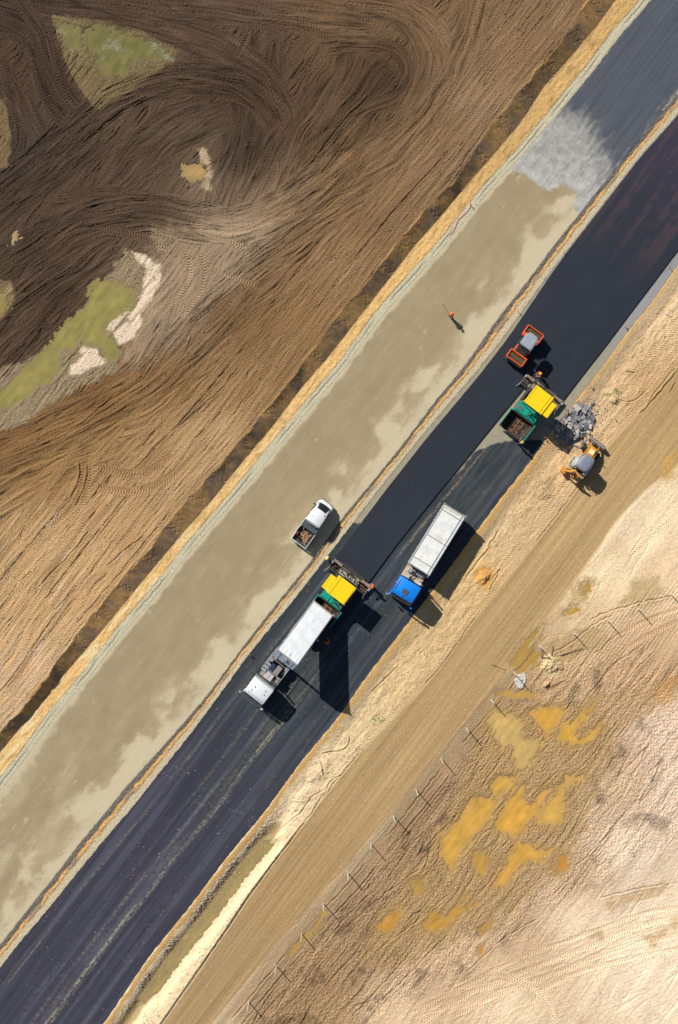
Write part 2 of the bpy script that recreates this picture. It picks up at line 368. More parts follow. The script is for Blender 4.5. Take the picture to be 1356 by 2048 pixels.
    # passes at the left edge below it
    b([(-40,560),(60,490),(130,450),(170,430)], 30, 0.045, 8, 0.92, 0.0, 6, 126)
    b([(-40,700),(50,620),(130,560),(200,505),(240,485)], 44, 0.05, 9, 0.88, 0.0, 7, 127)
    b([(-40,780),(40,700),(100,640),(170,570)], 26, 0.05, 8, 0.84, 0.0, 6, 128)
    # the S-shaped pass
    b([(-40,600),(60,520),(130,470),(210,440),(300,430),(390,447),(470,452),(540,430),(610,385),(690,320)], 40, 0.05, 8.5, 0.95, 0.0, 5, 129)
    b([(-40,560),(60,490),(130,440),(210,405),(300,400),(380,415),(450,422)], 12, 0.05, 6, 0.9, 0.012, 4, 130)
    b([(395,450),(470,452),(540,428),(600,388)], 34, 0.035, 8, 1.45, 0.0, 14, 131, endf=45, mix=.75)
    b([(510,436),(580,398),(650,350),(720,295)], 10, 0.03, 6, 1.3, 0.0, 6, 132, mix=.8)
    # brown sweeps from the pond down to the left
    b([(-40,900),(100,840),(220,780),(300,705),(345,630)], 22, 0.05, 8, 0.98, 0.0, 5, 133)
    b([(-40,940),(100,880),(230,810),(330,730),(400,650),(520,540),(640,450),(760,370)], 34, 0.05, 8.5, 1.02, 0.0, 6, 134)
    b([(-40,1000),(80,940),(200,880),(320,810),(430,720),(560,600),(680,480),(780,400)], 34, 0.05, 8.5, 0.98, 0.0, 6, 135)
    b([(-40,960),(120,890),(300,790),(430,680),(520,580)], 12, 0.05, 7, 0.86, 0.0, 5, 136)
    b([(280,760),(330,690),(420,600),(540,500),(640,430)], 20, 0.05, 8, 0.88, 0.0, 6, 137)
    b([(-40,1050),(60,990),(150,940),(240,905)], 18, 0.04, 8, 1.0, 0.0, 5, 138)
    # straight passes with grouser marks beside the cutting
    for k, off in enumerate([12, 30, 52, 74, 100, 128, 160, 200, 236]):
        p = []
        for a0 in range(-1200, 900, 150):
            c0 = float(L0(a0)) - off - 8 * math.sin(a0 / 260 + k)
            p.append((a0 * EX + c0 * NX, a0 * EY + c0 * NY))
        i0, i1 = [(0, 14), (0, 13), (2, 14), (0, 12), (1, 13), (0, 8), (0, 7), (0, 6), (0, 5)][k]
        b(p[i0:i1], 7.5 if k % 2 else 9.5, 0.016, 6, 1.08 if k % 2 else 1.0, 0.026, 3, 150 + k, field=False, con=.1, berm=.05, endf=60)
        q = p[i0:i1]
        for _ in range(1):
            j = random.randrange(0, max(1, len(q) - 3))
            L.crack([(x + 9, y + 6) for x, y in q[j:j+3]], 1.5, 0.13, 0.45, 160 + k)
    for k7, P7 in enumerate(pale7): L.area(P7, (226,204,176), 6, 6, 86 + k7, True, mix=.92, tex=.12)
    # extra tread prints
    for pts, ww in [([(192,460),(260,470),(340,500)], 8), ([(470,120),(485,95),(500,60)], 6), ([(305,0),(330,8),(350,18)], 5), ([(370,500),(380,530),(375,560),(330,620)], 8), ([(400,500),(408,540),(400,580),(360,640)], 8), ([(440,545),(480,560),(520,580)], 5), ([(450,480),(480,495),(500,515)], 6), ([(190,935),(240,945),(300,940),(350,905)], 9), ([(190,975),(240,982),(300,975),(360,940)], 9), ([(160,925),(165,960),(150,1010),(100,1060)], 8), ([(180,925),(178,970),(160,1020)], 6)]:
        b(pts, ww, 0.012, 6, 1.28 if pts[0][1] < 900 and pts[0][1] > 50 else 1.02, 0.035, 2.5, int(pts[0][0]), con=.05, berm=.05, endf=12, chev=.09, sink=.03)
    for pts in [[(160,920),(158,960),(140,1000)],[(175,925),(172,965),(150,1015)],[(350,860),(400,815),(440,780),(480,730)],[(370,845),(420,800)],[(210,1135),(250,1100),(290,1070)],[(60,1190),(100,1150),(140,1110),(180,1060)],[(150,860),(230,790)],[(170,455),(240,440),(300,435)],[(20,620),(90,570),(150,530)],[(150,300),(220,240),(290,195)],[(165,290),(240,225),(300,190)],[(0,350),(60,300),(120,240)],[(620,330),(680,250),(740,190)],[(640,350),(700,270)],[(0,760),(60,690),(100,640)]]:
        L.crack(pts, 1.8, 0.14, 0.5, int(pts[0][0]) + 9, True)
    for k in range(22):
        a0 = random.uniform(-1300, 500); c0 = float(L0(a0)) - random.uniform(8, 330); ln = random.uniform(20, 90); dl = random.uniform(-.06, .06)
        p = [((a0 + t * ln) * EX + (c0 + dl * t * ln) * NX, (a0 + t * ln) * EY + (c0 + dl * t * ln) * NY) for t in (0, .5, 1)]
        if p[0][1] > 700: L.crack(p, random.uniform(.9, 1.7), 0.10, 0.5, 300 + k, False, 3)

    # ---- cut slope, sand strip, median
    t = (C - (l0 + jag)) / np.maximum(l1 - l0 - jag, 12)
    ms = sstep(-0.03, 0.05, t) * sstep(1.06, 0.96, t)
    patch = sstep(-.1, .3, fbm(A / 50, C / 60, 3, 90))
    top = sstep(-200, 500, A)
    slc = lin((198,156,102)) * (1 - patch[..., None]) + lin((164,134,104)) * patch[..., None]
    clump = sstep(0.0, 0.4, fbm(X / 18, Y / 18, 3, 91)) * sstep(0.75, 0.3, t)
    slc = slc * (1 - .22 * top[..., None])
    slc = slc * (1 - .16 * clump[..., None]) * (1 + .18 * fbm(A / 8, C / 26, 3, 92))[..., None]
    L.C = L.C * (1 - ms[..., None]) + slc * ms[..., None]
    L.D = L.D * (1 - ms) + ms * (0.03 * fbm(A / 14, C / 24, 3, 93) + 0.03 * clump * fbm(X / 6, Y / 6, 2, 94) - 0.06 * np.exp(-(((A + 20 * noise(C / 9, A / 200, 96)) % 74 - 37) / 1.3) ** 2))
    crest = np.exp(-((t + 0.04) / 0.07) ** 2) * sstep(-.2, .5, fbm(A / 60, C / 90, 2, 95))
    L.C = mixc(L.C, (214,166,100), .7 * crest)
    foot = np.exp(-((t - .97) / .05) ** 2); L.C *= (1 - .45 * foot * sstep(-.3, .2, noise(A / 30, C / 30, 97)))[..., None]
    san = sstep(-1.5, 2.5, C - l1) * (C < l2 + 60)
    sc = lin((238,192,124)) * (1 + .15 * fbm(A / 40, C / 6, 3, 98) + .08 * fbm(X / 7, Y / 7, 3, 99))[..., None]
    pal = sstep(-.15, .45, fbm(A / 60, C / 10, 3, 100)) * sstep(500, 1300, Y)
    sc = sc * (1 - pal[..., None]) + lin((250,218,162)) * pal[..., None]
    up = sstep(600, 250, Y)[..., None]; sc = sc * (1 - .22 * up)
    bn = sstep(.1, .5, fbm(A / 35, C / 7, 4, 1001))[..., None]; sc = sc * (1 - .28 * bn)
    m = san * (C < l2 + 60)
    L.C = L.C * (1 - m[..., None]) + sc * m[..., None]
    L.D = L.D * (1 - m) + m * (.025 * fbm(A / 25, C / 7, 3, 101) + .03 * fbm(X / 9, Y / 9, 3, 102))
    # gravel verge left of the carriageway
    e = C - l2 + 2.5 * fbm(A / 25, C / 50, 3, 103)
    g = sstep(-2, 2, e)
    gc = lin((196,188,160)) * (1 + .22 * fbm(X / 3, Y / 3, 2, 104) + .10 * fbm(A / 50, C / 4, 2, 105))[..., None]
    gl = np.exp(-((e - 9) / 1.3) ** 2) * sstep(-.3, .15, noise(A / 90, C * 0, 106))
    gc = gc * (1 - .55 * gl[..., None])
    mm = g * (C < l4 - 60)
    L.C = L.C * (1 - mm[..., None]) + gc * mm[..., None]; L.D = np.where(mm > .5, .010 * fbm(X / 3.0, Y / 3.0, 2, 107) - .05 * gl, L.D)
    # median strip
    md = (C > l4 - 12) & (C < l7 + 20)
    v = (C - l4) / np.maximum(l7 - l4, 12) + .13 * fbm(A / 26, C / 40, 4, 108)
    dk = lin((118,111,100)) * (1 + .45 * fbm(X / 3.2, Y / 3.2, 2, 109))[..., None]
    og = lin((206,158,94)) * (1 + .20 * fbm(A / 18, C / 4, 3, 110))[..., None]
    sh = lin((196,182,152)) * (1 + .14 * fbm(X / 4, Y / 4, 3, 111))[..., None]
    ow = sstep(.30, .36, v) * sstep(.62, .54, v); sw = sstep(.54, .64, v)
    brk = sstep(-.45, -.1, noise(A / 60, C * 0, 112)); ow = ow * (.35 + .65 * brk) * (1 - .45 * sstep(0, .5, fbm(X / 5, Y / 5, 2, 1121)))
    mc = dk * (1 - ow[..., None]) + og * ow[..., None]; mc = mc * (1 - sw[..., None]) + sh * sw[..., None]
    L.C = np.where(md[..., None], mc, L.C)
    md_h = .05 * fbm(A / 8, C / 5, 3, 1131) * sstep(.62, .5, v) -.05 * np.exp(-((v - .3) / .12) ** 2) + .05 * np.exp(-((v - .47) / .08) ** 2) * (.6 + fbm(A / 14, C / 9, 3, 113)) + .025 * fbm(X / 4, Y / 4, 2, 114)
    L.D = np.where(md, md_h, L.D)
    # ---- right of the paved road: orange formation strip, then heaped ground
    d9 = C - l9 + 4 * fbm(A / 28, C / 60, 3, 115)
    og2 = sstep(1, 3, d9) * sstep(15, 10, d9 + 3 * noise(A / 20, C * 0, 1151)) * sstep(ac(1080, 900)[0] + 60, ac(1080, 900)[0] - 10, A)
    og2 = np.maximum(og2, sstep(1, 3, d9) * sstep(9, 5, d9))
    oc = lin((220,174,108)) * (1 + .14 * fbm(A / 30, C / 5, 3, 116))[..., None]
    mo = og2 * (C > l9 - 20)
    L.C = L.C * (1 - mo[..., None]) + oc * mo[..., None]; L.D = L.D * (1 - .8 * mo)
    rr = C > l9
    dd = np.exp(-((d9 - 22) / 9) ** 2) * rr * sstep(lowa + 120, lowa - 120, A) * sstep(-.5, .1, noise(A / 50, C / 60, 117))
    rb = sstep(-.2, .3, fbm(X / 5, Y / 5, 3, 1181)); L.C = L.C * (1 - dd[..., None] * (.25 + .45 * rb[..., None])); L.D += dd * .13 * fbm(X / 4.5, Y / 4.5, 3, 118)
    # ditch bottom mud and the pale bank
    dm = sstep(.25, .6, dit) * rr
    L.C = mixc(L.C, (150,128,82), .85 * dm); L.D *= (1 - .6 * dm)
    bank = sstep(48, 55, d9) * sstep(h1 - 1, h1 - 5, C) * sstep(lowa + 90, lowa - 40, A)
    L.C = mixc(L.C, (240,216,172), .85 * bank); L.D = L.D * (1 - .6 * bank) + bank * .02 * fbm(X / 9, Y / 9, 3, 119)
    L.Z += (.22 * bank).astype(F32)
    # haul road
    k = inr
    hc = sample(HAUL, X, Y) * (1 + .10 * noise(C / 3, A / 160, 1212) + .10 * noise(C / 6, A / 300, 120) + .13 * noise(C / 20, A / 500, 121) + .05 * fbm(X / 2.5, Y / 2.5, 2, 1211) + .05 * fbm(X / 12, Y / 12, 3, 122))[..., None]
    L.C = L.C * (1 - k[..., None]) + hc * k[..., None]
    L.D = L.D * (1 - k) + k * (.016 * noise(C / 6, A / 300, 123) + .02 * noise(C / 16, A / 400, 1231) + .006 * fbm(X / 6, Y / 6, 2, 124))
    # grouser track along the haul road's left shoulder
    for off, ww, i0, i1 in [(-9, 6, -900, 700), (-24, 7, -300, 800), (-44, 8, 150, 900), (-58, 6, 150, 900)]:
        p = [(a0 * EX + (float(H1(a0)) + off) * NX, a0 * EY + (float(H1(a0)) + off) * NY) for a0 in range(i0, i1, 120)]
        b(p, ww, 0.012, 6, .96, 0.03, 3, 400 + int(off), field=False, con=.06, berm=.04, chev=.10, mix=.85)
    p = [(a0 * EX + (float(H1(a0)) - 1) * NX, a0 * EY + (float(H1(a0)) - 1) * NY) for a0 in range(-1300, 800, 60)]
    for j in range(0, len(p) - 3, 3):
        if j % 2 == 0 or p[j][1] > 1640: L.crack(p[j:j+4], 1.6, .12, .5, 500 + j)
    for pts in [[(560,1660),(600,1628),(620,1600),(650,1580)],[(625,1625),(660,1570),(690,1545)],[(640,1520),(650,1560)],[(700,1470),(690,1500),(640,1510)],[(1000,1060),(960,1120),(930,1160)],[(985,1160),(1000,1140),(978,1185)],[(1225,790),(1240,800),(1270,800),(1300,775)],[(1330,625),(1345,632),(1356,628)],[(1250,740),(1262,745),(1280,742)],[(1356,740),(1330,775),(1280,830)],[(1356,760),(1340,790)],[(740,1390),(760,1370),(800,1330)],[(980,1330),(1020,1345)],[(1150,1400),(1120,1440)],[(1100,1310),(1140,1290),(1190,1250),(1230,1230)],[(1180,1240),(1240,1218),(1356,1190)],[(1190,1310),(1240,1270),(1300,1240)],[(1230,1330),(1260,1310),(1290,1290)],[(1255,1390),(1300,1345)],[(1040,1500),(1080,1460),(1110,1430)],[(1080,1500),(1130,1460),(1170,1430)],[(1140,1560),(1190,1510),(1240,1440)],[(1060,1600),(1120,1540)],[(930,1690),(990,1630),(1060,1560)],[(1000,1700),(1060,1650),(1120,1590)],[(830,1720),(880,1670),(930,1620)],[(690,1860),(760,1800),(840,1740)],[(760,1900),(830,1850),(900,1790)],[(900,1850),(960,1790),(1010,1730)],[(1150,1740),(1200,1690),(1260,1620)],[(1100,1800),(1150,1750)],[(640,1900),(690,1840),(740,1790)],[(700,2040),(760,1980),(830,1900)],[(760,2010),(850,1920),(900,1870)],[(1200,1800),(1280,1780),(1356,1770)],[(930,1950),(1010,1880),(1080,1840)]]:
        L.crack(pts, 1.9, .15, .55, int(pts[0][0] + pts[0][1]) % 997, False, 7)
    # line of sods beside the fence
    fl = h2 + 0
    for k2, off in enumerate([26, 48]):
        p = [(a0 * EX + (float(H2(a0)) + off) * NX, a0 * EY + (float(H2(a0)) + off) * NY) for a0 in range(-1350, -260, 60)]
        for j in range(0, len(p) - 3, 4): L.crack(p[j:j+4], 2.0, .16, .5, 600 + j + k2, False, 6)
    ol = np.exp(-((C - h2 - 14) / 9) ** 2) * sstep(ac(1120, 1230)[0], ac(1100, 1260)[0] - 60, A)
    L.C = mixc(L.C, (172,148,112), .8 * ol); L.D -= (.06 * ol).astype(F32); L.D *= (1 - .5 * ol)
    # ribbed compaction prints in the mud right of the fence
    rib = np.sin(2 * np.pi * (C / 6.5)) * .6 + np.sin(2 * np.pi * (A / 8.0 + .3 * np.sin(C / 5))) * .4
    rz = sstep(32, 45, C - h2) * sstep(150, 110, C - h2) * sstep(ac(1000, 1440)[0], ac(930, 1560)[0], A)
    rz2 = sstep(1230, 1250, Y + .45 * (X - 1180)) * sstep(1370, 1340, Y + .45 * (X - 1180)) * sstep(1130, 1190, X)
    L.D += (.035 * rib * np.maximum(rz * (.6 + noise(X / 40, Y / 40, 126)), .8 * rz2)).astype(F32)
    # tyre tracks over the pale sand, lower right
    for pts, ww in [([(830,2060),(930,1995),(1050,1945),(1180,1895),(1300,1850),(1400,1835)], 9), ([(900,2040),(1000,1990),(1110,1950),(1240,1900),(1400,1865)], 9), ([(1000,2060),(1060,2005),(1130,1960),(1240,1925),(1400,1895)], 8), ([(820,2030),(930,1975),(1040,1920),(1150,1880),(1290,1830),(1400,1815)], 7), ([(1120,2060),(1085,1995),(1030,1960),(960,1950)], 7), ([(1250,1300),(1300,1270),(1356,1245),(1420,1225)], 8), ([(1230,1275),(1300,1240),(1400,1205)], 7), ([(1260,1120),(1290,1090),(1356,1030)], 7)]:
        b(pts, ww, 0.01, 6, 1.05, 0.035, 2.5, int(pts[0][0]) % 300, field=False, con=.04, berm=.06, chev=.13, sink=.03, endf=20)
    rr2 = np.exp(-(noise(X / 160 , (Y + .35 * X) / 9, 130)) ** 2 / .01) * sstep(2480, 2560, Y + .62 * X)
    L.D += (.02 * rr2).astype(F32)

    # ---- heaps
    L.mound(968, 1155, 20, 13, .35, -.9, 3); L.mound(1230, 800, 14, 10, .25, 0, 4)
    L.mound(1103, 1330, 24, 22, .45, 0, 5, .25); L.mound(1090, 985, 16, 18, .18, .3, 6); L.mound(600, 1600, 40, 18, .18, -.9, 7); L.mound(640, 1540, 36, 22, .16, -.9, 8)
    L.mound(1095, 1371, 9, 6, .3, -.5, 9)
    L.area([(1082,1312),(1110,1303),(1127,1325),(1120,1350),(1098,1358),(1082,1340)], (212,190,142), 10, 9, 150, mix=.8, tex=.35)
    L.area([(950,1140),(975,1128),(992,1150),(975,1180),(955,1170)], (212,162,92), 8, 6, 151)
    L.area([(1085,960),(1110,950),(1110,985),(1085,1000),(1068,990)], (176,150,112), 8, 10, 152, mix=.7, tex=.3)
    # damp patches
    for pts, c in [([(1150,1160),(1195,1155),(1190,1180),(1150,1225),(1105,1250),(1100,1235),(1140,1205)], (186,156,104)), ([(1270,1160),(1320,1155),(1330,1190),(1280,1215),(1250,1205)], (176,152,104)), ([(1130,1262),(1210,1255),(1215,1285),(1120,1330),(1095,1300)], (176,148,102)), ([(1320,920),(1356,905),(1356,960),(1330,965)], (196,156,84)), ([(1310,1370),(1356,1350),(1356,1400),(1300,1410)], (204,154,92)), ([(980,1420),(1200,1400),(1230,1490),(1160,1680),(1060,1800),(930,1880),(760,1950),(720,1920),(860,1700)], (172,142,98)), ([(1195,1385),(1330,1370),(1310,1430),(1210,1480)], (178,146,104)), ([(1290,1880),(1356,1840),(1356,1850),(1310,1900)], (200,168,118)), ([(1210,1810),(1340,1760),(1350,1775),(1230,1825)], (188,156,112)), ([(1190,1865),(1210,1860),(1205,1880),(1185,1880)], (178,146,104))]:
        L.area(pts, c, 14, 14, int(pts[0][0]) % 400, mix=.65, base=False, tex=.2)
    rg = np.random.RandomState(77); gr = rg.randn(*X.shape).astype(F32); gr2 = rg.randn(*X.shape).astype(F32)
    clod = sstep(.45, .8, noise(X / 2.6, Y / 2.6, 131)) * np.where((C > l0 - 4) & (C < l2 + 30), .2, 1.0)
    ga = np.where((C > l0 - 4) & (C < l4), .003, np.where(C < l1, .011, np.where(C > h2, .008 + .009 * mud, np.where(inr > .5, .003, .007))))
    soft = sstep(-.5, .4, fbm(X / 50, Y / 50, 3, 132)) * .8 + .5
    L.D += (ga * soft * gr + ga * 2.2 * clod).astype(F32)
    L.C = L.C * (1 + .045 * gr2 * soft + .07 * clod - .05 * sstep(-.4, -.75, noise(X / 2.6, Y / 2.6, 131)))[..., None]
    L.C = np.clip(L.C, .008, .9)

    # ---- ponds: sink the land under each outline
    def pond(pts, depth, col, label, field, lvl=-0.03, warp=5.0, wild=1.0, glint_paint=False, k=1.0, rim=None):
        q0 = fld(pts) if field else pts
        if rim is not None: L.area(q0, rim, 8, 4, int(q0[0][0]) % 200, mix=.7, base=False)
        q = L.sl(q0, 40); x, y = L.X[q], L.Y[q]
        if x.size == 0: return
        sd = poly_sd(x, y, q0) + warp * fbm(x / 16, y / 16, 4, 700 + int(q0[0][0]) % 50)
        zl = float(np.median(L.Z[L.sl([tuple(np.mean(q0, axis=0))], 6)])) + lvl
        near = sstep(20, -2, sd)
        tgt = zl + 0.0055 * np.clip(sd, -14, 22) + .03 * fbm(x / 6, y / 6, 3, 720) + .062 * wild * fbm(ac(x, y)[0] / 30, ac(x, y)[1] / 8, 4, 721, .6)
        T = L.Z[q] + L.D[q]
        L.D[q] = (T * (1 - near) + near * (tgt + L.D[q] * .6 * sstep(-6, 10, sd))) - L.Z[q]
        shore = np.exp(-((sd - 3) / 4) ** 2) * .8
        flood = .55 * sstep(24, 4, sd + 9 * fbm(x / 14, y / 14, 3, 722)) * (rim is not None)
        L.C[q] = mixc(L.C[q], (178,144,92), flood)
        L.C[q] *= (1 - .22 * shore)[..., None]; L.W[q] = np.maximum(L.W[q], shore * .7)
        PUDDLES.append((q0, zl, col, label, glint_paint))
    z7 = lambda P, ox, oy, k: [(ox + x / k, oy + y / k) for x, y in P]
    G = (134,124,58); O = (210,160,72); OT = (200,168,102); 
    pond(z7([(240,95),(290,100),(325,130),(320,200),(270,195),(240,150)], 0, 0, 1.994), 0, (124,116,72), 'olive green puddle, small one at the left end of the mud island', True, glint_paint=True)
    pond(z7([(345,115),(420,100),(540,150),(620,170),(690,235),(600,240),(540,240),(490,305),(400,290),(385,230),(330,160)], 0, 0, 1.994), 0, (118,112,66), 'olive green puddle with pale painted sun glints on the mud island', True, glint_paint=True, warp=9)
    pond(z7([(725,660),(800,650),(825,690),(800,720),(740,725),(720,700)], 0, 0, 1.994), 0, (176,146,92), 'small tan puddle alone in the brown field', True)
    pond(z7([(730,370),(800,300),(930,330),(1000,360),(1080,400),(1040,520),(940,620),(830,700),(850,750),(960,880),(975,930),(880,975),(830,930),(780,850),(660,830),(630,790),(600,870),(480,880),(500,970),(440,1060),(380,1160),(300,1170),(200,1290),(100,1340),(-60,1360),(-60,1270),(100,1110),(240,980),(380,850),(430,750),(560,610),(660,540),(700,450)], 0, 480, 3.99), 0, (148,138,80), 'long forked yellow green pond in the brown field', True, warp=6)
    pond(z7([(60,920),(78,910),(70,950),(45,975),(35,970)], 0, 0, 1.994), 0, (186,158,110), 'sliver of tan water near the left edge', True, warp=2)
    pond([(-30,600),(8,590),(15,612),(-10,640),(-30,645)], 0, (150,136,78), 'yellow green puddle cut by the left edge of the photo', True, warp=3)
    z8 = lambda P: z7(P, 880, 1420, 3.767)
    R = [([(350,90),(420,20),(500,35),(600,75),(640,100),(620,220),(760,260),(700,370),(640,440),(580,460),(560,300),(540,250),(480,290),(430,240),(390,150)], OT, 'tan muddy puddle with a tail, nearest the fence'),
     ([(690,30),(760,-20),(900,-10),(945,20),(900,130),(820,195),(780,150),(730,90)], O, 'orange rounded puddle at the top of the rutted mud'),
     ([(880,220),(940,120),(1020,110),(1080,60),(1060,130),(1010,180),(1060,230),(1200,120),(1220,130),(1130,250),(1000,270)], (214,164,68), 'orange hooked puddle wrapped round a mud hump'),
     ([(390,570),(430,510),(560,510),(560,580),(430,700),(380,830),(230,990),(120,1150),(90,1220),(0,1090),(10,960),(150,840),(200,720),(270,660),(400,680),(420,650)], (206,160,76), 'largest orange puddle, long and narrow above the fence'),
     ([(430,840),(520,690),(600,600),(655,570),(620,680),(690,720),(780,620),(860,590),(700,830),(560,980),(430,910)], O, 'orange puddle in the middle of the ruts'),
     ([(720,860),(860,660),(960,510),(1080,500),(950,600),(930,700),(930,830),(880,880)], (208,166,84), 'pale orange puddle fading into mud on its right'),
     ([(250,1080),(330,1080),(380,1160),(330,1270),(260,1200)], (190,148,70), 'small dull orange puddle between two ruts'),
     ([(400,1340),(480,1200),(590,1030),(680,1010),(720,1060),(850,1080),(740,1160),(700,1150),(600,1170),(500,1340)], O, 'orange puddle with a ragged lower right shore'),
     ([(870,1200),(930,1110),(980,1100),(960,1200),(920,1240)], (200,138,60), 'small deep orange puddle beside the stony mud')]
    for p, c, lb in R: pond(z8(p), 0, c, lb, False, lvl=-.05, warp=6, rim=(186,144,80))
    z9 = lambda P: z7(P, 676, 1360, 1.994)
    for p, c, lb in [([(150,995),(235,905),(242,960),(210,1025)], (196,144,62), 'narrow orange puddle lowest on the left of the ruts'), ([(345,1000),(380,930),(430,950),(520,860),(505,920),(430,1000),(380,1015)], (194,146,68), 'orange puddle with a pointed upper arm, low in the ruts'), ([(290,800),(330,800),(340,850),(310,865)], (176,142,70), 'faint brown puddle under the largest orange one')]:
        pond(z9(p), 0, c, lb, False, lvl=-.05, warp=5, rim=(180,142,84))
    for p, c, lb in [([(560,1000),(620,960),(640,975),(600,1010),(575,1030)], (190,146,72), 'little ochre puddle under the ragged one'), ([(520,905),(560,890),(560,915),(530,925)], (192,144,64), 'tiny orange puddle right of the pointed one'), ([(560,1080),(580,1065),(580,1095),(568,1105)], (196,136,58), 'tiny deep orange puddle nearest the pale tyre tracks'), ([(640,60),(720,50),(820,55),(800,75),(700,82)], (196,152,74), 'long thin orange puddle above the tan one')]:
        pond(z9(p), 0, c, lb, False, lvl=-.045, warp=4)
    pond([(1165,1168),(1188,1166),(1184,1182),(1172,1196),(1164,1186)], 0, (184,152,84), 'small tan puddle in pale sand beside the haul road', False, warp=4)
    pond([(1145,1215),(1160,1212),(1162,1226),(1145,1236),(1132,1232)], 0, (190,150,72), 'small ochre puddle in pale sand below another', False, warp=4)
    pond([(1045,1290),(1075,1262),(1092,1252),(1070,1280),(1040,1318),(1028,1330),(1022,1325)], 0, (176,140,62), 'ochre strip of ditch water beside the haul road', False, warp=3)
    pond([(1060,1306),(1082,1306),(1082,1318),(1052,1345),(1035,1352),(1045,1330)], 0, (182,146,70), 'ochre ditch puddle beside the pale heap', False, warp=3)
    pond([(1180,1410),(1188,1398),(1178,1425),(1150,1455),(1146,1448)], 0, (196,150,60), 'thin orange puddle in a rut below the tyre prints', False, warp=3)
    pond([(640,1838),(652,1825),(640,1850),(590,1905),(575,1920),(580,1905)], 0, (184,146,58), 'thin ochre gutter puddle beside the lowest posts', False, warp=2)
    # long ditch water along the lower road
    pts = []
    for a0 in range(-1420, -1000, 30): pts.append((a0, float(L9(a0)) + 41))
    for a0 in range(-1010, -1430, -30): pts.append((a0, float(L9(a0)) + 60))
    pond([(a0 * EX + c0 * NX, a0 * EY + c0 * NY) for a0, c0 in pts], 0, (166,146,96), 'olive brown ditch water between the paved road and the pale bank', False, lvl=.02, warp=3, wild=.15)
    return L

# ------------------------------------------------------------------ materials
MATS = {}
def princ(name):
    m = bpy.data.materials.new(name); m.use_nodes = True
    return m, m.node_tree, m.node_tree.nodes['Principled BSDF']
def soil(name, rough=.95, bump=.02, var=.22, scale=9.0, spec=.2):
    m, t, p = princ(name); n, l = t.nodes, t.links
    at = n.new('ShaderNodeVertexColor'); at.layer_name = 'tone'
    g = n.new('ShaderNodeNewGeometry')
    nz = n.new('ShaderNodeTexNoise'); nz.inputs['Scale'].default_value = scale; nz.inputs['Detail'].default_value = 5; nz.inputs['Roughness'].default_value = .7
    l.new(g.outputs['Position'], nz.inputs['Vector'])
    mr = n.new('ShaderNodeMapRange'); mr.inputs[1].default_value = .3; mr.inputs[2].default_value = .7; mr.inputs[3].default_value = 1 - var; mr.inputs[4].default_value = 1 + var
    l.new(nz.outputs['Fac'], mr.inputs[0])
    mx = n.new('ShaderNodeVectorMath'); mx.operation = 'SCALE'
    l.new(at.outputs['Color'], mx.inputs[0]); l.new(mr.outputs[0], mx.inputs['Scale']); l.new(mx.outputs[0], p.inputs['Base Color'])
    r = n.new('ShaderNodeMapRange'); r.inputs[3].default_value = rough; r.inputs[4].default_value = .6
    l.new(at.outputs['Alpha'], r.inputs[0]); l.new(r.outputs[0], p.inputs['Roughness'])
    p.inputs['Specular IOR Level'].default_value = spec
    bp = n.new('ShaderNodeBump'); bp.inputs['Distance'].default_value = bump; bp.inputs['Strength'].default_value = .6
    l.new(nz.outputs['Fac'], bp.inputs['Height']); l.new(bp.outputs[0], p.inputs['Normal'])
    return m
def paint(name, rgb, rough=.45, metal=0.0, var=.12, dirt=0.0, dirtc=(120,100,75), scale=2.0, bump=0.0, coat=0.0, spec=.5):
    if name in MATS: return MATS[name]
    m, t, p = princ(name); n, l = t.nodes, t.links
    tc = n.new('ShaderNodeTexCoord')
    nz = n.new('ShaderNodeTexNoise'); nz.inputs['Scale'].default_value = scale; nz.inputs['Detail'].default_value = 6; nz.inputs['Roughness'].default_value = .65
    l.new(tc.outputs['Object'], nz.inputs['Vector'])
    c = lin(rgb)
    r = n.new('ShaderNodeValToRGB'); r.color_ramp.elements[0].position = .3; r.color_ramp.elements[1].position = .7
    r.color_ramp.elements[0].color = (*[float(v * (1 - var)) for v in c], 1); r.color_ramp.elements[1].color = (*[float(min(1, v * (1 + var))) for v in c], 1)
    l.new(nz.outputs['Fac'], r.inputs[0]); src = r.outputs[0]
    if dirt:
        nz2 = n.new('ShaderNodeTexNoise'); nz2.inputs['Scale'].default_value = scale * 1.7; nz2.inputs['Detail'].default_value = 8; nz2.inputs['Roughness'].default_value = .75
        l.new(tc.outputs['Object'], nz2.inputs['Vector'])
        k = n.new('ShaderNodeMapRange'); k.inputs[1].default_value = .5; k.inputs[2].default_value = .72; k.inputs[4].default_value = dirt
        l.new(nz2.outputs['Fac'], k.inputs[0])
        mx = n.new('ShaderNodeMix'); mx.data_type = 'RGBA'; d = lin(dirtc)
        mx.inputs[7].default_value = (*[float(v) for v in d], 1)
        l.new(k.outputs[0], mx.inputs[0]); l.new(src, mx.inputs[6]); src = mx.outputs[2]
    l.new(src, p.inputs['Base Color'])
    p.inputs['Roughness'].default_value = rough; p.inputs['Metallic'].default_value = metal; p.inputs['Coat Weight'].default_value = coat
    p.inputs['Specular IOR Level'].default_value = spec
    if bump:
        bp = n.new('ShaderNodeBump'); bp.inputs['Distance'].default_value = bump; l.new(nz.outputs['Fac'], bp.inputs['Height']); l.new(bp.outputs[0], p.inputs['Normal'])
    MATS[name] = m
    return m
M_SOIL = soil('soil'); M_ROAD = soil('road_surface', .9, .006, .12, 14.0, .25); M_FRESH = soil('fresh_asphalt', .62, .008, .16, 30.0, .35)

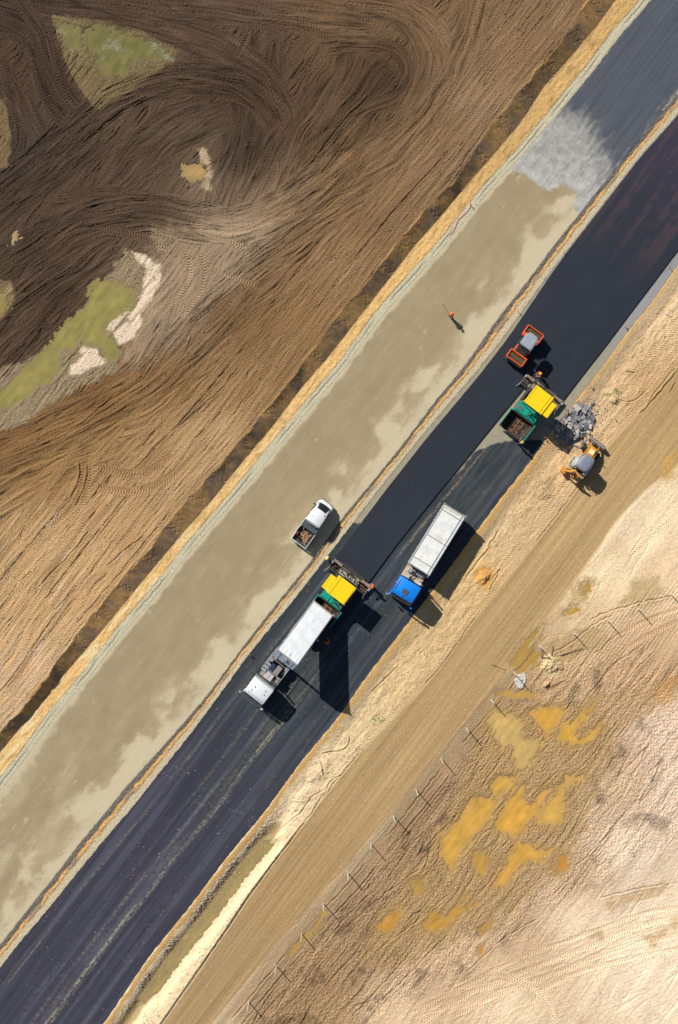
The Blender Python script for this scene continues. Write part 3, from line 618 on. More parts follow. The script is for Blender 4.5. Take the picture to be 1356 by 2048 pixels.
def mesh_from(name, V, Fq, mat, tone=None, smooth=False):
    me = bpy.data.meshes.new(name)
    nv, nf = len(V), len(Fq)
    me.vertices.add(nv); me.vertices.foreach_set('co', np.ascontiguousarray(V, dtype=F32).ravel())
    k = Fq.shape[1]
    me.loops.add(nf * k); me.loops.foreach_set('vertex_index', np.ascontiguousarray(Fq, dtype=np.int32).ravel())
    me.polygons.add(nf); me.polygons.foreach_set('loop_start', np.arange(0, nf * k, k, dtype=np.int32))
    me.polygons.foreach_set('use_smooth', np.full(nf, bool(smooth)))
    me.update(calc_edges=True)
    if tone is not None:
        ca = me.color_attributes.new('tone', 'FLOAT_COLOR', 'POINT'); ca.data.foreach_set('color', np.ascontiguousarray(tone, dtype=F32).ravel())
    me.materials.append(mat)
    o = bpy.data.objects.new(name, me); COL.objects.link(o)
    return o

# ------------------------------------------------------------------ the land mesh
step = 0.09 * S
def axis(lo, hi):
    core = np.arange(lo, hi + step, step); o = np.cumsum(step * 1.22 ** np.arange(1, 45))
    o = o[o < 32000]
    return np.concatenate([core[0] - o[::-1], core, core[-1] + o])
xs = axis(-45, 1356 + 45); ys = axis(-45, 2048 + 45)
land = build_land(xs, ys)
far = sstep(100, 900, np.maximum(np.maximum(-land.X, land.X - 1356), np.maximum(-land.Y, land.Y - 2048)))
T = (land.Z + land.D * (1 - far)).astype(F32)
nx, ny = T.shape
road_l = (land.Cc > L2(land.A) + 18 + 6) & (land.Cc < L4(land.A) - 6)
road_r = (land.Cc > L7(land.A) + 6) & (land.Cc < L9(land.A) - 6)
T = np.where(road_l | road_r, -.12, T)
for f_, lo, hi in ((L4(land.A), -8, 1.5), (L2(land.A) + 18, -1.5, 8), (L7(land.A), -1.0, 8), (L9(land.A), -8, 1.0)):
    e_ = land.Cc - f_
    T = np.where((e_ > lo) & (e_ < hi), np.minimum(T, -.03), T)
near = (np.abs(land.A) < 2600)
cov = (road_l | road_r) & near
tone = np.concatenate([land.C, land.W[..., None]], axis=2)
V = np.stack([(land.X - 678) / S, (1024 - land.Y) / S, T], axis=2).reshape(-1, 3)
idx = np.arange(nx * ny).reshape(nx, ny)
fq = np.stack([idx[:-1, :-1], idx[:-1, 1:], idx[1:, 1:], idx[1:, :-1]], axis=2)
drop = cov[:-1, :-1] & cov[1:, :-1] & cov[:-1, 1:] & cov[1:, 1:]
fq = fq[~drop]
used = np.zeros(nx * ny, bool); used[fq.ravel()] = True
remap = np.cumsum(used) - 1
ground = mesh_from('ground', V[used], remap[fq], M_SOIL, tone.reshape(-1, 4)[used])
ground['kind'] = 'structure'
def ground_z(px, py):
    i = min(max(int(np.searchsorted(xs, px)), 0), nx - 1); j = min(max(int(np.searchsorted(ys, py)), 0), ny - 1)
    return float(T[i, j])

# ------------------------------------------------------------------ paved sheets
def sheet(name, fa, fb, a0, a1, colfn, zfn, mat, da=.13, dc=.13, skirt=0.0, kind='structure', edge=1.0):
    A = np.arange(a0, a1, da * S); wmax = float(np.max(fb(A) - fa(A))); n = max(3, int(wmax / (dc * S)))
    t = np.linspace(0, 1, n)
    AA = np.repeat(A[:, None], n, 1); ca = fa(A); cb = fb(A)
    J = lambda f, k: 0.0 if f is LM else edge * (1.2 * noise(A / 14, A * 0, k) + .8 * noise(A / 4, A * 0, k + 1))
    ea = J(fa, 811) + 0 * A; eb = J(fb, 813) + 0 * A
    CC = (ca + ea)[:, None] * (1 - t) + (cb + eb)[:, None] * t
    X = AA * EX + CC * NX; Y = AA * EY + CC * NY
    Cc = colfn(X, Y, AA, CC, t[None, :] + 0 * AA); Z = zfn(X, Y, AA, CC, t[None, :] + 0 * AA)
    V = np.stack([(X - 678) / S, (1024 - Y) / S, Z], axis=2); al = np.zeros(X.shape + (1,))
    tone = np.concatenate([np.clip(Cc, .004, .9), al], axis=2)
    m, n = X.shape; idx = np.arange(m * n).reshape(m, n)
    fq = np.stack([idx[:-1, :-1], idx[:-1, 1:], idx[1:, 1:], idx[1:, :-1]], axis=2).reshape(-1, 4)
    V = V.reshape(-1, 3); tone = tone.reshape(-1, 4)
    if skirt:
        ring = np.concatenate([idx[:, 0], idx[-1, 1:], idx[::-1, -1][1:], idx[0, ::-1][1:-1]])
        low = V[ring].copy(); low[:, 2] -= skirt; b0 = len(V)
        V = np.vstack([V, low]); tone = np.vstack([tone, tone[ring]])
        k = np.arange(len(ring)); k2 = (k + 1) % len(ring)
        fq = np.vstack([fq, np.stack([ring[k], b0 + k, b0 + k2, ring[k2]], axis=1)])
    o = mesh_from(name, V, fq, mat, tone); o['kind'] = kind
    return o
AMIN, AMAX = -1750.0, 1150.0
def col_left(X, Y, A, C, t):
    base = lin((160,144,112)) * np.ones(X.shape + (1,))
    n1 = fbm(A / 70, C / 24, 4, 201); n2 = fbm(X / 28, Y / 28, 4, 202)
    c = base * (1 + .10 * n1 + .06 * n2 + .08 * fbm(X / 2.2, Y / 2.2, 2, 2021) + .05 * noise(C / 5, A / 260, 2022))[..., None]
    r = (L4(A) - C)
    lobes = 22 + 34 * np.clip(noise(A / 75, A * 0, 203) + .45 * noise(A / 24, C / 60, 204), -.6, 1.4) + 9 * fbm(X / 9, Y / 9, 3, 205)
    lob2 = 18 + 46 * sstep(-.25, .45, fbm(A / 95, C / 55, 3, 203)) + 16 * fbm(A / 26, C / 14, 5, 204, .62) + 10 * fbm(X / 5, Y / 5, 3, 205, .7)
    pale = .62 * sstep(44, -34, r - lob2 + 12 * n2) + .38 * sstep(12, -10, r - lob2 + 7 * fbm(X / 3, Y / 3, 3, 2051, .8))
    pl = sstep(9 + 26 * sstep(-900, -1400, A), 2, C - L2(A) - 18 - (5 + 16 * sstep(-900, -1400, A)) * fbm(A / 22, C / 30, 3, 206)) * .8
    pl2 = sstep(-.1, .6, noise(A / 120, C / 40, 207) + .3 * n2) * sstep(1300, 1700, Y) * .4
    pc = lin((203,190,158)) * (1 + .07 * fbm(X / 7, Y / 7, 3, 208))[..., None]
    k = np.clip(np.maximum(np.maximum(pale, pl), pl2), 0, 1) * .9
    c = c * (1 - k[..., None]) + pc * k[..., None]
    ws = sstep(.25, .6, noise(C / 6, A / 60, 209) + .5 * noise(X / 6, Y / 6, 210) - .15) * sstep(-.1, .4, noise(A / 130, C / 60, 211)) * sstep(1450, 1640, Y)
    c = mixc(c, (208,204,186), .45 * ws)
    sc = sstep(.45, .7, fbm(A / 30, C / 6, 3, 212)) * sstep(.1, .5, noise(X / 90, Y / 90, 213))
    c = mixc(c, (206,200,176), .45 * sc)
    # damp dark tongue above
    dk = sstep(0, -20, poly_sd(X, Y, [(880,660),(935,640),(940,700),(905,712),(880,690)]) + 10 * n2); c = mixc(c, (168,150,116), .6 * dk)
    # upper end: washed pale stretch, then the slate coloured asphalt
    sd = poly_sd(X, Y, [(1000,332),(1046,346),(1072,366),(1101,382),(1120,368),(1148,378),(1152,398),(1142,418),(1160,426),(1180,440),(1260,320),(1900,-600),(1500,-900),(1100,190)]) + 9 * fbm(X / 16, Y / 16, 5, 214, .6)
    up = sstep(3, -3, sd)
    pc2 = lin((162,159,153)) * (1 + .24 * fbm(C / 4, A / 30, 4, 215, .65) + .42 * fbm(X / 18, Y / 18, 5, 216, .62) + .14 * fbm(X / 2.5, Y / 2.5, 2, 2161))[..., None]
    sd2 = poly_sd(X, Y, [(1085,225),(1130,222),(1168,240),(1195,285),(1212,330),(1222,372),(1300,290),(1900,-600),(1400,-900),(1150,110)]) + 26 * fbm(C / 9, A / 50, 4, 217) + 14 * fbm(X / 14, Y / 14, 4, 2171)
    sl = sstep(30, -30, sd2)
    slc = lin((82,86,94)) * (1 + .16 * noise(C / 6, A / 320, 218) + .12 * noise(C / 2.6, A / 200, 219) + .08 * fbm(X / 3, Y / 3, 2, 220) + .10 * fbm(A / 90, C / 40, 3, 2201))[..., None]
    wst = sstep(.3, .6, noise(C / 2.5, A / 60, 221)) * sstep(.0, .4, noise(A / 90, C / 12, 222)); slc = slc * (1 + .25 * wst[..., None])
    pc2 = pc2 * (1 + .20 * sstep(-60, -4, sd) - .12 * sstep(-70, -150, sd))[..., None]
    uc = pc2 * (1 - sl[..., None]) + slc * sl[..., None]
    c = c * (1 - up[..., None]) + uc * up[..., None]
    return c
left = sheet('road_base', lambda a: L2(a) + 18, lambda a: L4(a) + 1, AMIN, AMAX, col_left, lambda X, Y, A, C, t: .012 + .004 * fbm(A / 30, C / 12, 2, 230) - .012 * sstep(.02, 0, t) - .012 * sstep(.98, 1, t), M_ROAD, skirt=.12)
ED = [(948,905),(975,893),(1002,884),(1040,880),(1080,880),(1130,930),(700,1700),(-600,3200),(-1500,2800),(560,1080),(690,1040),(790,1060),(870,990),(925,935)]
def col_right(X, Y, A, C, t):
    g = lin((158,150,128)) * (1 + .10 * fbm(X / 12, Y / 12, 3, 240) + .1 * fbm(X / 3, Y / 3, 2, 241))[..., None]
    upm = sstep(100, 300, A)
    gg = lin((150,148,146)) * (1 + .12 * noise(C / 5, A / 120, 242) + .08 * fbm(X / 4, Y / 4, 2, 243))[..., None]
    g = g * (1 - upm[..., None]) + gg * upm[..., None]
    low = sstep(-700, -1150, A)[..., None]
    bc = lin((54,60,66)) * (1 - low) + lin((62,61,74)) * low
    bc = bc * (1 + .16 * noise(C / 9, A / 420, 244) + .22 * noise(C / 3.2, A / 240, 245) + .14 * noise(C / 16, A / 600, 2451) + .12 * fbm(X / 2.4, Y / 2.4, 2, 246) + .08 * fbm(A / 60, C / 30, 3, 247))[..., None]
    ws_ = sstep(.1, .55, noise(C / 13, A / 480, 2461) + .3 * noise(C / 4, A / 200, 2462)); bc = mixc(bc, (88,92,106), .42 * ws_)
    lt = sstep(-560, -330, A); bc = mixc(bc, (84,88,88), .35 * lt * sstep(-.2, .4, noise(C / 7, A / 60, 2463)))
    # spilled pale dust lines
    w0 = 26 + 5 * noise(A / 90, A * 0, 248)
    for off, wd, st, sd_ in [(.61, 2.4, 1.15, 249), (.635, 1.8, .7, 250), (.50, 3.4, .40, 251), (.13, 1.6, .45, 252), (.38, 3.0, .28, 253), (.56, 6.0, .25, 254)]:
        cc = L7(A) * (1 - off) + L9(A) * off + 3 * noise(A / 140, A * 0, sd_)
        e = np.exp(-((C - cc) / wd) ** 2)
        brk = (.35 + .65 * sstep(-.35, .35, noise(A / 110, C * 0 + off * 30, sd_))) * sstep(-.35, .45, fbm(A / 7, C / 2.5, 3, sd_ + 9) + .1)
        c0 = sstep(-620, -780, A) if off > .2 else sstep(-560, -640, A)
        bc = mixc(bc, (196,190,158), .62 * st * e * brk * c0)
    dust = sstep(.55, .85, noise(X / 2.6, Y / 2.6, 260) + .25 * noise(A / 30, C / 15, 261)) * sstep(-.1, .5, noise(A / 120, C / 30, 262))
    bc = mixc(bc, (176,168,146), .35 * dust)
    br = sstep(.45, .75, fbm(A / 60, C / 9, 3, 263)); bc = mixc(bc, (98,84,78), .4 * br)
    eg = np.exp(-((C - L7(A) - 24) / 3.0) ** 2) * sstep(-250, -500, A) * .35 + np.exp(-((C - L9(A) + 30) / 6.0) ** 2) * .25
    bc = mixc(bc, (120,116,112), eg * (.6 + .4 * noise(A / 40, A * 0, 264)))
    sd = poly_sd(X, Y, ED) + 4 * fbm(X / 16, Y / 16, 3, 265)
    m = sstep(2, -2, sd)
    c = g * (1 - m[..., None]) + bc * m[..., None]
    # strip left of the new lane is the old binder, greyer next to the verge
    # trail of sand on the binder along the parked truck
    tl = np.exp(-((C - (LM(A) + 17 + 2 * noise(A / 25, A * 0, 267))) / 1.8) ** 2) * sstep(-420, -380, A) * sstep(-90, -160, A) * sstep(-.5, .3, noise(X / 4, Y / 4, 266))
    c = mixc(c, (180,160,118), .5 * tl)
    c *= (1 - .45 * np.exp(-((C - L7(A)) / 2.2) ** 2))[..., None]
    return c
right = sheet('road_binder_course', lambda a: L7(a), lambda a: L9(a), AMIN, AMAX, col_right, lambda X, Y, A, C, t: .006 + .003 * fbm(A / 40, C / 10, 2, 270) - .01 * sstep(.02, 0, t), M_ROAD, skirt=.14)
def col_fresh(X, Y, A, C, t):
    c = lin((36,42,52)) * (1 + .10 * noise(C / 8, A / 400, 280) + .07 * noise(C / 3, A / 250, 281) + .10 * fbm(X / 50, Y / 50, 3, 282))[..., None]
    pu = sstep(330, 800, A + 60 * fbm(X / 80, Y / 80, 2, 283)); c = c * (1 - pu[..., None]) + lin((62,52,70)) * pu[..., None] * (1 + .12 * noise(C / 7, A / 300, 284))[..., None]
    rd = sstep(.05, .55, noise(C / 12, A / 260, 285) + .35 * fbm(X / 20, Y / 20, 3, 286)) * sstep(230, 520, A)
    c = mixc(c, (92,66,70), .5 * rd)
    return c
hz_f = lambda X, Y, A, C, t: .185 + .004 * noise(C / 20, A / 100, 290)
SCR1 = ac(700, 1151)[0]; SCR2 = ac(1085, 775)[0]
lane1 = sheet('fresh_asphalt_lane', LF, LM, SCR1, AMAX, col_fresh, hz_f, M_FRESH, .2, .25, .19, edge=.3)
lane2 = sheet('fresh_asphalt_lane', LM, lambda a: L8(a), SCR2, AMAX, col_fresh, hz_f, M_FRESH, .2, .25, .19, edge=.3)

# ------------------------------------------------------------------ water sheets
def water_mat(name, glint_paint):
    m, t, p = princ(name); n, l = t.nodes, t.links
    at = n.new('ShaderNodeVertexColor'); at.layer_name = 'tone'
    g = n.new('ShaderNodeNewGeometry'); nz = n.new('ShaderNodeTexNoise'); nz.inputs['Scale'].default_value = .35; nz.inputs['Detail'].default_value = 4
    l.new(g.outputs['Position'], nz.inputs['Vector'])
    src = at.outputs['Color']
    if glint_paint:  # pale speckles mixed into the colour stand in for sun glint on ripples
        n2 = n.new('ShaderNodeTexNoise'); n2.inputs['Scale'].default_value = 4.5; n2.inputs['Detail'].default_value = 6; n2.inputs['Roughness'].default_value = .8
        n3 = n.new('ShaderNodeTexNoise'); n3.inputs['Scale'].default_value = .45; n3.inputs['Detail'].default_value = 2
        l.new(g.outputs['Position'], n2.inputs['Vector']); l.new(g.outputs['Position'], n3.inputs['Vector'])
        ad = n.new('ShaderNodeMath'); ad.operation = 'ADD'; l.new(n2.outputs['Fac'], ad.inputs[0]); l.new(n3.outputs['Fac'], ad.inputs[1])
        k = n.new('ShaderNodeMapRange'); k.inputs[1].default_value = 1.10; k.inputs[2].default_value = 1.26; k.inputs[4].default_value = .6
        l.new(ad.outputs[0], k.inputs[0]); mx = n.new('ShaderNodeMix'); mx.data_type = 'RGBA'; mx.inputs[7].default_value = (.38, .41, .33, 1)
        l.new(k.outputs[0], mx.inputs[0]); l.new(src, mx.inputs[6]); src = mx.outputs[2]
    l.new(src, p.inputs['Base Color']); p.inputs['Roughness'].default_value = .12; p.inputs['IOR'].default_value = 1.33
    return m
WATER, GLINT_WATER = water_mat('muddy_water', False), water_mat('glint_painted_water', True)
for k, (pts, zl, col, label, glint_paint) in enumerate(PUDDLES):
    P = np.array(pts, float); x0, y0 = P.min(0) - 14; x1, y1 = P.max(0) + 14; st = 3.0
    gx, gy = np.meshgrid(np.arange(x0, x1 + st, st), np.arange(y0, y1 + st, st), indexing='ij')
    sd = poly_sd(gx, gy, pts); inside = sd < 9
    idx = np.arange(gx.size).reshape(gx.shape)
    fq = np.stack([idx[:-1, :-1], idx[:-1, 1:], idx[1:, 1:], idx[1:, :-1]], axis=2)[inside[:-1, :-1]]
    if len(fq) == 0: continue
    V = np.stack([(gx - 678) / S, (1024 - gy) / S, 0 * gx + zl], axis=2).reshape(-1, 3)
    us = np.zeros(len(V), bool); us[fq.ravel()] = True; rm = np.cumsum(us) - 1
    n1 = fbm(gx / 22, gy / 22, 3, 830 + k); aa, cc = ac(gx, gy); n2 = fbm(aa / 40, cc / 9, 3, 850 + k)
    cw = lin(col) * (1 + .16 * n1 + .20 * n2)[..., None] * (1 + .10 * np.stack([n2, n2 * .3, -n2 * .8], 2))
    mudc = lin((176,146,104)) if gx.mean() > 600 else lin((136,118,84))
    dp = (.62 + .38 * sstep(1, -12, sd + 9 * n1))[..., None]
    tn = np.concatenate([mudc * .92 * (1 - dp) + cw * dp, np.ones(gx.shape + (1,))], 2).reshape(-1, 4)
    o = mesh_from('puddle', V[us], rm[fq], GLINT_WATER if glint_paint else WATER, tn[us]); o['kind'] = 'structure'; o['label'] = label

# ------------------------------------------------------------------ object helpers
def thing(name, label, cat, loc=(0,0,0), rz=0.0, group=None):
    o = bpy.data.objects.new(name, None); COL.objects.link(o); o.empty_display_size = .3
    o.location = loc; o.rotation_euler = (0, 0, rz); o['label'] = label; o['category'] = cat
    if group: o['group'] = group
    return o
class B:
    def __init__(s): s.bm = bmesh.new()
    def _fin(s, vs, mat4, bev=0.0, seg=2):
        if bev:
            es = list({e for v in vs for e in v.link_edges})
            r = bmesh.ops.bevel(s.bm, geom=es, offset=bev, segments=seg, affect='EDGES', profile=.6)
            vs = list({v for f in r['faces'] for v in f.verts} | {v for v in vs if v.is_valid})
            fs = {f for v in vs for f in v.link_faces}; vs = list({v for f in fs for v in f.verts})
        bmesh.ops.transform(s.bm, matrix=mat4, verts=[v for v in vs if v.is_valid])
    def box(s, x0, x1, y0, y1, z0, z1, bev=0.0, rot=None, piv=None, seg=2):
        vs = [s.bm.verts.new((x, y, z)) for x in (x0, x1) for y in (y0, y1) for z in (z0, z1)]
        for f in ((0,1,3,2),(4,6,7,5),(0,4,5,1),(2,3,7,6),(0,2,6,4),(1,5,7,3)): s.bm.faces.new([vs[i] for i in f])
        M = Matrix.Identity(4)
        if rot is not None:
            p = Vector(piv) if piv else Vector(((x0+x1)/2, (y0+y1)/2, (z0+z1)/2)); M = Matrix.Translation(p) @ rot @ Matrix.Translation(-p)
        s._fin(vs, M, bev, seg); return s
    def prism(s, pts, y0, y1, axis='y', bev=0.0, M=None):
        """outline in the x-z plane swept along y (axis y), or in the x-y plane swept along z (axis z)"""
        def v(p, q): return (p[0], q, p[1]) if axis == 'y' else (p[0], p[1], q)
        a = [s.bm.verts.new(v(p, y0)) for p in pts]; b = [s.bm.verts.new(v(p, y1)) for p in pts]
        n = len(pts); s.bm.faces.new(a); s.bm.faces.new(b[::-1])
        for i in range(n): s.bm.faces.new((a[i], b[i], b[(i+1) % n], a[(i+1) % n]))
        s._fin(a + b, M or Matrix.Identity(4), bev); return s
    def loft(s, rings):
        R = [[s.bm.verts.new(p) for p in r] for r in rings]; n = len(R[0])
        for r0, r1 in zip(R[:-1], R[1:]):
            for i in range(n): s.bm.faces.new((r0[i], r1[i], r1[(i+1) % n], r0[(i+1) % n]))
        s.bm.faces.new(R[0]); s.bm.faces.new(R[-1][::-1]); return s
    def cyl(s, p0, p1, r, n=12, r2=None):
        p0, p1 = Vector(p0), Vector(p1); d = (p1 - p0); q = d.to_track_quat('Z', 'Y')
        r2 = r if r2 is None else r2; rings = []
        for p, rr in ((p0, r), (p1, r2)):
            rings.append([p + q @ Vector((rr * math.cos(2*math.pi*k/n), rr * math.sin(2*math.pi*k/n), 0)) for k in range(n)])
        return s.loft(rings)
    def tube(s, pts, r, n=6):
        for a, b in zip(pts[:-1], pts[1:]): s.cyl(a, b, r, n)
        return s
    def done(s, name, mat, parent=None, smooth=False, label=None):
        bmesh.ops.recalc_face_normals(s.bm, faces=s.bm.faces)
        me = bpy.data.meshes.new(name); s.bm.to_mesh(me); s.bm.free()
        if smooth:
            me.polygons.foreach_set('use_smooth', np.ones(len(me.polygons), bool)); me.set_sharp_from_angle(angle=math.radians(38))
        me.materials.append(mat)
        o = bpy.data.objects.new(name, me); COL.objects.link(o)
        if parent is not None: o.parent = parent
        if label: o['label'] = label
        return o
def RY(a): return Matrix.Rotation(a, 4, 'Y')
def RX(a): return Matrix.Rotation(a, 4, 'X')
def RZ(a): return Matrix.Rotation(a, 4, 'Z')
def copy_of(o, parent=None):
    c = o.copy(); COL.objects.link(c); c.parent = parent
    for ch in list(o.children): copy_of(ch, c)
    return c

RUB = paint('tyre_rubber', (44,43,42), .85, dirt=.7, dirtc=(110,98,80), scale=3)
RIM = paint('steel_rim', (176,176,172), .5, .4, dirt=.5)
FRAME = paint('chassis_steel', (66,62,60), .7, .2, dirt=.75, dirtc=(128,112,92), scale=3, var=.25)
DARK = paint('dark_plastic', (34,35,38), .6, dirt=.35, scale=4)
GLASS = paint('tinted_glass', (24,32,34), .06, 0, var=.1, coat=.5)
ALU = paint('aluminium', (196,200,204), .38, .5, dirt=.35, scale=5)
PLATE = paint('deck_plate', (150,140,132), .7, .2, dirt=.6, dirtc=(112,98,84), scale=4, var=.2)
CHROME = paint('polished_steel', (214,218,222), .22, .9, var=.05)
YEL = paint('yellow_paint', (252,212,6), .5, var=.05, dirt=.22, dirtc=(160,130,40), scale=1.6)
GRN = paint('green_paint', (14,152,130), .45, var=.14, dirt=.6, dirtc=(70,84,72), scale=3)
ORG = paint('orange_paint', (226,92,40), .45, var=.1, dirt=.25, dirtc=(120,70,46), scale=3)
AMB = paint('amber_lens', (236,120,20), .3)

def wheel(parent, x, y, r=.52, wdt=.3, side=1, name='wheel'):
    b = B(); n = 26
    prof = [(r*.58, -wdt/2), (r*.9, -wdt/2), (r, -wdt*.38), (r, wdt*.38), (r*.9, wdt/2), (r*.58, wdt/2)]
    rings = []
    for k in range(n):
        a = 2*math.pi*k/n; rings.append([b.bm.verts.new((x + p*math.cos(a), y + q, r + p*math.sin(a))) for p, q in prof])
    for k in range(n):
        A, C = rings[k], rings[(k+1) % n]
        for i in range(len(prof)): j = (i+1) % len(prof); b.bm.faces.new((A[i], A[j], C[j], C[i]))
    t = b.done('wheel', RUB, parent, True)
    b = B(); b.cyl((x, y - wdt*.40*side, r), (x, y + wdt*.22*side, r), r*.585, 20); b.cyl((x, y + wdt*.22*side, r), (x, y + wdt*.5*side, r), r*.3, 12, r*.22)
    b.done('rim', RIM, t, True)
    return t

# ------------------------------------------------------------------ tipper lorries
def lorry(name, label, px, py, rz, paintm, L, raised, z=0.0):
    x, y = world(px, py, 0); t = thing(name, label, 'truck', (x, y, z), rz)
    # cab: x=0 is the front bumper, the truck runs back along -x
    b = B()
    cw = 1.23
    ring = lambda x0, z0, w0, cut: [(x0, -w0+cut, z0), (x0, w0-cut, z0)]
    side = [(-.12,.95),(-.02,1.25),(-.04,1.75),(-.32,2.62),(-.55,2.86),(-.95,2.96),(-2.15,2.96),(-2.28,2.88),(-2.28,.95)]
    R = []
    for yy, k in ((-cw, .0), (-cw*.90, .055), (cw*.90, .055), (cw, .0)):
        R.append([(px_ , yy, pz + (k if pz > 2.4 else 0)) for px_, pz in side])
    b.loft(R); cab = b.done('cab', paintm, t, True)
    b = B(); b.prism([(-.055,1.78),(.012,1.80),(-.27,2.58),(-.34,2.58)], -cw*.93, cw*.93); b.done('windscreen', GLASS, cab)
    b = B()
    n = 9
    for i in range(n - 1):
        y0 = -1.16 + 2.32 * i / (n-1); y1 = -1.16 + 2.32 * (i+1) / (n-1); e = lambda q: .10 * (1 - (q/1.16)**2)
        v = [(-.20 + e(y0), y0), (-.20 + e(y1), y1), (-.02 + e(y1), y1), (-.02 + e(y0), y0)]
        b.prism(v, 2.56, 2.60, 'z')
    b.done('sun_visor', DARK if paintm.name.startswith('blue') else FRAME, cab)
    b = B(); b.box(-.16, .09, -1.24, 1.24, .42, .95, .05); b.done('bumper', paintm, t)
    for s_ in (-1, 1):
        b = B(); b.box(.05, .12, s_*1.02-.16, s_*1.02+.16, .62, .80, .02); b.done('headlight', CHROME, t)
        b = B(); b.tube([(-.12, s_*1.22, 2.3), (.14, s_*1.46, 2.28)], .02); b.box(.06, .20, s_*1.46-.11, s_*1.46+.11, 1.75, 2.32, .03); b.done('mirror', paintm if s_ > 0 else ALU, t)
        b = B(); b.prism([(-.45,1.78),(-.55,2.5),(-1.35,2.55),(-1.35,1.75)], s_*1.235, s_*1.245); b.done('side_window', GLASS, cab)
        b = B(); b.prism([(-.52 - .56*math.cos(q)+0, .55 + .62*math.sin(q)) for q in np.linspace(0, math.pi, 9)], s_*.9, s_*1.24) if False else b.box(-2.1, -.55, s_*1.05-.16, s_*1.05+.16, .95, 1.02); b.done('mudguard', DARK, t)
    # roof details
    if paintm.name.startswith('blue'):
        b = B(); b.box(-1.35, -.80, -.36, .36, 3.008, 3.045, .02); b.done('roof_hatch', paint('hatch_grey', (74,84,92), .6), cab)
        b = B(); b.cyl((-.62, 0, 2.98), (-.62, 0, 3.05), .05, 10); b.done('antenna', DARK, cab)
        b = B(); b.tube([(-.8, -1.15, 3.06), (-1.95, -1.15, 3.06)], .03); b.tube([(-1.1, -1.15, 2.98), (-1.1, -1.15, 3.06)], .02); b.done('air_horn', CHROME, cab)
    else:
        for q, (u, v) in enumerate([(-1.75, .62), (-1.35, .72), (-1.45, -.55), (-.95, -.62)]):
            b = B(); b.cyl((u, v, 3.0), (u, v, 3.05), .065, 12); b.done('roof_lamp', DARK, cab)
        for q in range(6):
            v = -.85 + .34 * q; b = B(); b.cyl((-.62, v, 2.96), (-.62, v, 3.03), .035, 8); b.done('marker_lamp', DARK, cab)
        b = B(); b.box(-2.42, -2.25, -1.16, 1.16, 2.72, 2.99, .03); b.done('roof_deflector', paint('pale_grey_paint', (178,188,186), .5), cab)
        b = B(); b.tube([(.10, -1.1, 2.50), (.18, -.5, 2.50), (.20, 0, 2.50), (.18, .5, 2.50), (.10, 1.1, 2.50)], .04, 8); b.done('light_bar', CHROME, cab)
    # chassis and running gear
    b = B()
    for s_ in (-.42, .42): b.box(-L+.15, -.6, s_-.05, s_+.05, .80, 1.05)
    for k in range(9): b.box(-1.5 - k*(L-2.2)/9, -1.38 - k*(L-2.2)/9, -.42, .42, .85, .98)
    b.done('chassis', FRAME, t)
    axles = [-1.45, -4.35] + [-L + 3.7, -L + 2.4, -L + 1.1]
    for k, ax in enumerate(axles):
        for s_ in (-1, 1): wheel(t, ax, s_*1.06, .5, .32, s_)
        b = B(); b.cyl((ax, -1.0, .5), (ax, 1.0, .5), .07, 8); b.done('axle', FRAME, t)
        if k:
            for s_ in (-1, 1):
                b = B(); q0 = [(ax + .60*math.cos(q), .5 + .62*math.sin(q)) for q in np.linspace(.25, math.pi-.25, 9)]; q1 = [(ax + .57*math.cos(q), .5 + .59*math.sin(q)) for q in np.linspace(math.pi-.25, .25, 9)]
                b.prism(q0 + q1, s_*.86, s_*1.26); b.done('mudguard', paint('grey_mudguard', (150,154,150), .6, dirt=.5), t)
    # cluttered deck behind the cab
    if raised:
        b = B(); b.box(-2.95, -2.45, -1.0, 1.0, .95, 1.12, .02); b.done('catwalk', PLATE, t)
        b = B(); b.box(-5.9, -4.7, -1.2, -.5, .98, 1.10, .01); b.done('deck_plate', PLATE, t)
        for k, xx in enumerate((-3.15, -3.55, -3.92, -4.45)):
            b = B(); b.cyl((xx, -1.18, 1.22), (xx, -.62 if k < 3 else -.7, 1.22), .155, 14); b.done('air_tank', ALU, t, True)
        b = B(); b.box(-3.35, -2.6, -.45, -.02, 1.1, 1.75, .03); b.box(-3.35, -2.6, .02, .4, 1.1, 1.72, .03); b.done('battery_box', paint('light_grey_box', (190,188,186), .55, dirt=.4), t)
        b = B(); b.box(-4.5, -3.5, .05, .62, 1.05, 1.5, .05); b.done('hydraulic_tank', PLATE, t)
        b = B(); b.box(-4.3, -3.6, -.55, -.1, 1.05, 1.4, .02); b.done('tool_locker', paint('navy_box', (40,58,92), .5, dirt=.3), t)
        b = B(); b.tube([(-3.2, -1.22, 1.35), (-6.0, -1.22, 1.35)], .03); b.tube([(-2.5, 1.22, 1.5), (-4.9, 1.22, 1.4)], .035); b.tube([(-3.45, -1.2, 1.52), (-3.45, 1.2, 1.52)], .04); b.tube([(-4.7, -1.2, 1.45), (-4.7, 1.2, 1.45)], .03); b.done('side_rail', ALU, t)
        b = B(); b.cyl((-2.62, .95, 1.0), (-2.62, .95, 2.7), .09, 12); b.done('exhaust_stack', CHROME, t, True)
        b = B(); b.box(-3.4, -2.75, .62, 1.12, .85, 1.35, .05); b.done('fuel_tank', PLATE, t)
        b = B()
        for k in range(4): b.tube([(-4.8 - .2*k, -.2 + .1*k, 1.12), (-5.8, -.25 + .16*k, 1.16), (-7.2, -.25 + .16*k, 1.15)], .035)
        b.box(-5.6, -5.1, -.3, .3, 1.05, 1.2, .03); b.box(-6.3, -5.9, -.9, -.1, .95, 1.15, .02); b.done('hose_run', FRAME, t)
    else:
